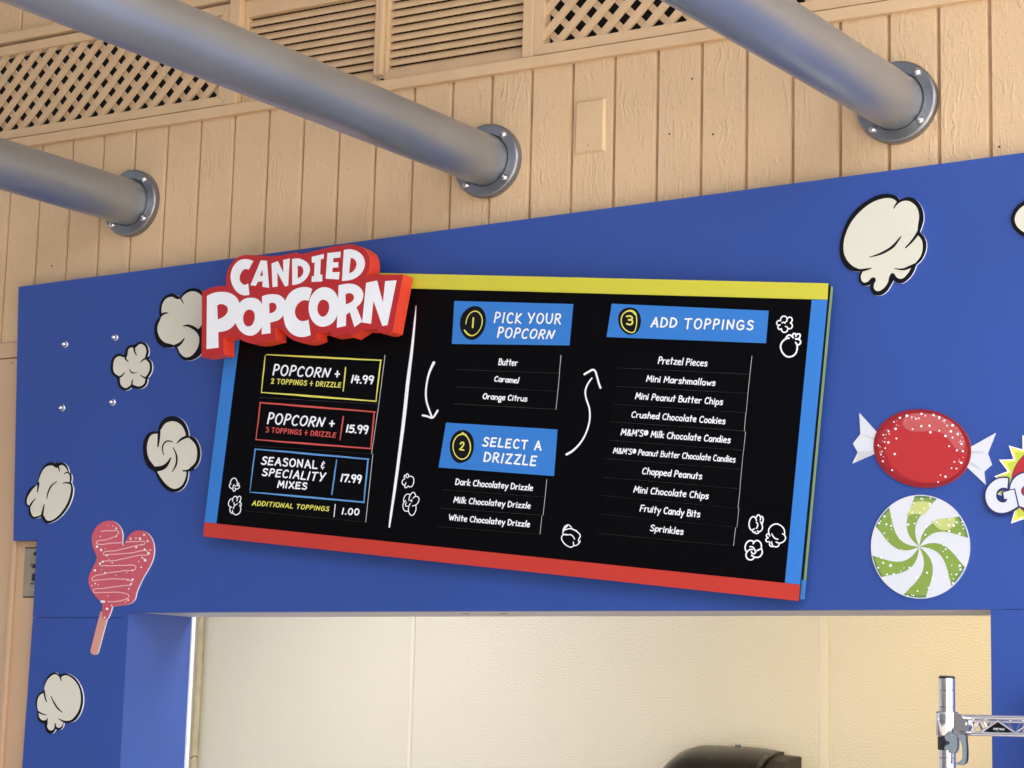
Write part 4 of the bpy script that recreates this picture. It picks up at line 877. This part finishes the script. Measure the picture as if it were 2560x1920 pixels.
# ------------------------------------------------------------------ control plate beside the panel
kz = Z(40, 1350, 774 / 70)
k0 = W(*kz.p(420, 880), 0)
kp = thing('switch_plate', 'small grey steel switch plate half covered by the blue panel edge', 'switch plate', (k0[0], 0, k0[1]))
q = [W(*kz.p(*p), -.003) for p in ((270, 240), (860, 225), (800, 1560), (210, 1560))]
MB().slab(q, -.005, .0038, px=False).build('plate', M['plate'], kp, bevel=.0008)
MB().slab([(q[0][0] - .003, q[0][1] + .003), (q[1][0] + .003, q[1][1] + .003), (q[2][0] + .003, q[2][1] - .003), (q[3][0] - .003, q[3][1] - .003)], -.0022, .001, px=False).build('back_box', M['nail'], kp)
for nm, pts, r, h in (('push_button', ((535, 380),), .0042, .004), ('toggle_base', ((500, 720),), .0055, .004), ('indicator', ((495, 975), (490, 1075)), .005, .003), ('screw', ((490, 1375),), .0032, .002)):
    for p in pts:
        X, Zc = W(*kz.p(*p), -.005); MB().lathe([(r, 0), (r, h * .7), (r * .7, h), (0, h)], (X, -.0050, Zc), n=18).build(nm, M['blackplastic'] if nm != 'screw' else M['bolt'], kp)
X, Zc = W(*kz.p(500, 720), -.005); X2, Z2 = W(*kz.p(365, 660), -.02)
MB().tube([(X, -.008, Zc), ((X + X2) / 2, -.014, (Zc + Z2) / 2), (X2, -.02, Z2)], [.0018, .0022, .003], 12).build('toggle_lever', M['chrome'], kp)
X, Zc = W(*kz.p(455, 1210), -.005); MB().box(X - .007, X + .009, -.0054, -.0049, Zc - .0014, Zc + .0014).build('engraved_mark', M['nail'], kp)

# ------------------------------------------------------------------ inside the stand
YR = 1.10
room = thing('stand_interior', 'cream wall panels inside the serving opening', 'wall', (1.2, YR, 0))
xc = W(485, 1700, YR)[0]; x1_, x2_ = W(1031, 1700, YR)[0], W(2062, 1700, YR)[0]; XE = 3.3
for a, c in ((xc - .05, x1_), (x1_ + .001, x2_), (x2_ + .001, XE)): MB().box(a, c - .0005, YR, YR + .02, 0, 2.3).build('wall_panel', M['frp'], room)
for x, hw in ((x1_, .006), (x2_, .012)): MB().box(x - hw - .001, x + hw - .001, YR - .004, YR - .0002, 0, 2.3).build('seam_strip', M['moulding'], room, bevel=.0015)
MB().box(xc - .06, xc - .004, .02, YR, 0, 2.3).build('side_wall', M['inwhite'], room)
MB().box(XE, XE + .05, .02, YR, 0, 2.3).build('side_wall', M['frp'], room)
MB().box(xc - .06, XE + .05, .021, YR + .02, 2.301, 2.35).build('ceiling', M['inwhite'], room)
MB().box(xc - .06, XE + .05, .021, YR + .02, .001, .02).build('floor_slab', M['tile'], room)
sh_ = MB(); sh_.box(xc - .06, OL[0] - .021, .0205, .05, .02, 2.3); sh_.box(ORr[0] + .021, XE, .0205, .05, .02, 2.3); sh_.box(OL[0] - .021, ORr[0] + .021, .0205, .05, ZL + .032, 2.3)
sh_.build('front_lining', M['inwhite'], room)
xp = W(497, 1600, YR - .02)[0]
con = thing('wall_pipe', 'old cream painted pipe running down the corner inside the opening', 'pipe', (xp, YR - .012, 0))
b = MB(); b.tube([(xp + .0012 * math.sin(i * .9), YR - .013, .1 + i * .11) for i in range(21)], .0105, 16); b.build('tube', M['conduit'], con)
X, Zc = W(483, 1893, YR - .02); MB().tube([(xp + .0106 * math.cos(a), YR - .013 - .0108 * math.sin(a), Zc + .004 * math.sin(2 * a)) for a in [i * .35 for i in range(10)]], .0013, 6).build('wire_tie', M['nail'], con)

for lx, dm, lab in ((2.15, lampm, 'warm lit lamp fixed under the stand ceiling near the right end'), (.45, lampw, 'white lit lamp fixed under the stand ceiling near the left end')):
    lam = thing('ceiling_lamp', lab, 'lamp', (lx, .38, 2.28))
    MB().box(lx - .33, lx + .33, .26, .50, 2.255, 2.30).build('housing', M['inwhite'], lam, bevel=.004)
    MB().box(lx - .31, lx + .31, .275, .485, 2.247, 2.2549).build('diffuser', dm, lam)

# dispenser on the back wall
dz_ = Z(1620, 1830, 2212 / 400)
DY = YR - .20
xl = W(*dz_.p(150, 560), YR - .1)[0] - .022; xr = W(*dz_.p(2085, 480), YR - .10)[0] - .030; zt = W(*dz_.p(1240, 200), YR - .03)[1]
disp = thing('paper_dispenser', 'smoky brown towel dispenser with a rounded top on the back wall', 'dispenser', ((xl + xr) / 2, YR, zt))
def prof(s, x):
    """cross-section ring at x: s shrinks the top towards the rounded end"""
    R_ = []
    for d, z in ((0, 0), (.03, .001), (.07, -.004), (.11, -.016), (.145, -.034), (.172, -.062), (.186, -.10), (.19, -.15), (.19, -.42), (0, -.42)):
        R_.append((x, YR - .001 - d * (1 - .25 * s), zt + z - s * .085 if z > -.4 else zt + z))
    return R_
b = MB(); N_ = 20; rings = []
for i in range(N_ + 1):
    u = i / N_; x = xl + (xr - .05 - xl) * u
    e = max(0, (.42 - u) / .42); s = e ** 2.6 + .12 * max(0, (u - .62) / .38) ** 2
    rings.append(prof(s, x))
n = len(rings[0])
for r in rings: b.v += r
for i in range(N_):
    for k in range(n):
        k2 = (k + 1) % n; b.face([i * n + k, i * n + k2, (i + 1) * n + k2, (i + 1) * n + k], 0, k < 8)
b.face(list(range(n))); b.face([N_ * n + k for k in range(n)][::-1])
b.build('cover', M['smoke'], disp)
xm = xl + (xr - xl) * .5
b = MB(); 
for i in range(13):
    u = i / 12; x = xl + .01 + (xr - .09 - xl) * u; h = -.092 - .10 * max(0, (.3 - u) / .3) ** 2 - .012 * u * u
    b.v += [(x, YR - .1925, zt - .42), (x, YR - .1925, zt + h), (x, YR - .186, zt + h + .006)]
for i in range(12):
    for k in (0, 1): b.face([3 * i + k, 3 * i + 3 + k, 3 * i + 4 + k, 3 * i + 1 + k])
b.build('window', M['smoke_dark'], disp)
ec = []
for d, z in ((0, -.016), (.05, -.018), (.09, -.030), (.125, -.052), (.15, -.085), (.16, -.13), (.16, -.42), (0, -.42)): ec.append((YR - .0012 - d, zt + z))
b = MB(); k = len(ec)
b.v += [(xr - .062, y, z) for y, z in ec] + [(xr - .003, y, z - .004) for y, z in ec]
for i in range(k): b.face([i, (i + 1) % k, k + (i + 1) % k, k + i])
b.face([k + i for i in range(k)]); b.face(list(range(k))[::-1])
b.build('end_cap', M['smoke_side'], disp, bevel=.003)
X, Zc = W(*dz_.p(1242, 202), YR - .03); MB().box(X - .0052, X + .0052, YR - .036, YR - .024, Zc - .006, Zc + .005).build('latch', M['greyplastic'], disp, bevel=.0008)

# ------------------------------------------------------------------ wire shelf in front of the wall
hz_ = Z(2320, 1680, 1659 / 240)
YH = -.53
def H(x, y, Y=YH): X_, Z_ = W(*hz_.p(x, y), Y); return (X_, Y, Z_)
px0 = H(331, 700)[0]; ztop = H(331, 92)[2]
shelf = thing('wire_shelf', 'chrome wire shelf on a grooved post in front of the opening', 'shelf', (px0, YH, 0))
def post(x, y):
    p = MB().lathe([(.0127, 0), (.0127, ztop - .002)], (x, y, 0), axis=(0, 0, 1), n=40).build('post', M['chrome'], shelf)
    g = MB(); z = (ztop - .0205) % .0264
    while z < ztop - .004:
        g.lathe([(.01268, z - .0005), (.01278, z - .0004), (.01278, z + .0004), (.01268, z + .0005)], (x, y, 0), axis=(0, 0, 1), n=40); z += .0264
    g.build('groove_ring', M['groove_ring'], p)
    MB().lathe([(.0129, -.002), (.0129, .0008), (.011, .0022), (0, .0022)], (x, y, ztop), axis=(0, 0, 1), n=30).build('post_cap', M['blackplastic'], p)
post(px0, YH); post(px0, YH + .457); post(px0 + 1.1, YH); post(px0 + 1.1, YH + .457)
zc1, zc0 = H(331, 688)[2], H(331, 1105)[2]
def collar(x, y):
    MB().lathe([(.0150, 0), (.0168, .001), (.0176, (zc1 - zc0) * .9), (.0170, zc1 - zc0), (.0135, zc1 - zc0 + .0006)], (x, y, zc0), axis=(0, 0, 1), n=32).build('corner_collar', M['chrome'], shelf)
for x in (px0, px0 + 1.1):
    for y in (YH, YH + .457): collar(x, y)
# bright bracket plate
MB().slab([H(*p)[0::2] for p in ((330, 1085), (330, 700), (430, 695), (520, 705), (600, 742), (640, 800), (720, 838), (742, 900), (735, 975), (700, 1015), (520, 1030))], YH - .0105, .008, px=False).build('corner_bracket', M['chrome'], shelf, bevel=.0025)
X, _, Zc = H(680, 895); MB().lathe([(.0030, 0), (.0030, .001), (.0022, .0016), (0, .0016)], (X, YH - .0106, Zc), n=16).build('rivet', M['bolt'], shelf)
za, zb, zd = H(800, 775)[2], H(1000, 852)[2], H(800, 1065)[2]
def truss(y, off, fr):
    b = MB(); xe = px0 + 1.1
    b.tube([(px0 + .008, y + off, za), (xe - .008, y + off, za)], .0036, 12)
    b.tube([(px0 + .03, y + off * .3, zb), (xe - .03, y + off * .3, zb)], .0019, 8)
    b.tube([(px0 + .006, y + off, zd), (xe - .006, y + off, zd)], .0036, 12)
    # zig-zag wire
    if fr:
        zz = [H(735, 862)[0], H(800, 990)[0], H(885, 862)[0]]
        b.tube([(zz[0], y, zb), (zz[1], y, zd + .006), (zz[2], y, zb)], .0019, 8)
        b.tube([(H(955, 862)[0], y, zb), (H(1015, 965)[0], y, (zb + zd) / 2 + .001)], .0019, 8)
        x = H(925, 1035)[0]; st_ = H(1220, 840)[0] - x; pts = []; k = 0
        while x + k * st_ < xe - .05: pts.append((x + k * st_, y - .003, zd + .003 if k % 2 == 0 else zb + .001)); k += 1
    else:
        st_ = .043; pts = [(px0 + .06 + k * st_, y, zd if k % 2 == 0 else zb) for k in range(23)]
    b.tube(pts, .0020, 8)
    return b
truss(YH, -.004, True).build('front_truss', M['chrome'], shelf); truss(YH + .457, .004, False).build('rear_truss', M['chrome'], shelf)
for x in (px0, px0 + 1.1):
    b = MB(); b.tube([(x, YH + .012, za), (x, YH + .445, za)], .0034, 10); b.tube([(x, YH + .012, zd), (x, YH + .445, zd)], .0034, 10)
    pts = [(x, YH + .02 + k * .0415, zd if k % 2 == 0 else za) for k in range(11)]; b.tube(pts, .002, 8); b.build('side_truss', M['chrome'], shelf)
b = MB(); x = H(790, 820)[0]; dx = H(1000, 820)[0] - x
while x < px0 + 1.08:
    b.tube([(x, YH - .002, za + .001), (x, YH + .4572, za + .001)], .0016, 6)
    b.tube([(x, YH - .001, za), (x, YH - .0005, zb)], .0016, 6); x += dx
b.build('shelf_wire', M['chrome'], shelf)
tg = MB().slab([H(*p)[0::2] for p in ((935, 1052), (1215, 868), (1495, 1068))], YH - .0012, .001, px=False).build('name_tag', M['black'], shelf)
b = MB()
hzf = Z(hz_.ox, hz_.oy, hz_.k)
_W = W
def W(x, y, Y=0.0): return _W(x, y, Y)
text(b, hzf, 'METRO', ((1132, 962), (1328, 976), (1318, 1014), (1128, 1000)), 9, YH - .0018, gap=.22)
b.ribbon(smooth([(p[0], p[1]) for p in hzf.P("1098,1050 1160,1050 1205,1034 1218,1018")], False, 5), [1.2 / 1] * 16, YH - .0018)
b.build('tag_lettering', M['fold'], tg)
# plastic clip and lever
zk1, zk0 = H(331, 1112)[2], H(331, 1350)[2]
MB().lathe([(.0142, 0), (.0152, .0015), (.0152, zk1 - zk0 - .001), (.0135, zk1 - zk0)], (px0, YH, zk0), axis=(0, 0, 1), n=30).build('clip_ring', M['blackplastic'], shelf)
cl = [H(*p)[0::2] for p in ((360, 1110), (540, 1110), (556, 1200), (556, 1300), (535, 1370), (490, 1408), (450, 1395), (440, 1355), (360, 1345), (372, 1265), (420, 1255), (440, 1215), (395, 1195), (362, 1150))]
MB().slab(smooth(cl, True, 4), YH - .0185, .014, px=False).build('clip_body', M['greyplastic'], shelf, bevel=.002)
lv = [H(*p)[0::2] for p in ((560, 1100), (700, 1100), (712, 1180), (722, 1300), (722, 1480), (705, 1560), (650, 1598), (560, 1598), (538, 1578), (600, 1545), (640, 1500), (648, 1400), (640, 1270), (610, 1180))]
MB().slab(smooth(lv, True, 4), YH - .016, .010, px=False, ms=1).build('release_lever', [M['greyplastic'], M['blackplastic']], shelf, bevel=.0015)
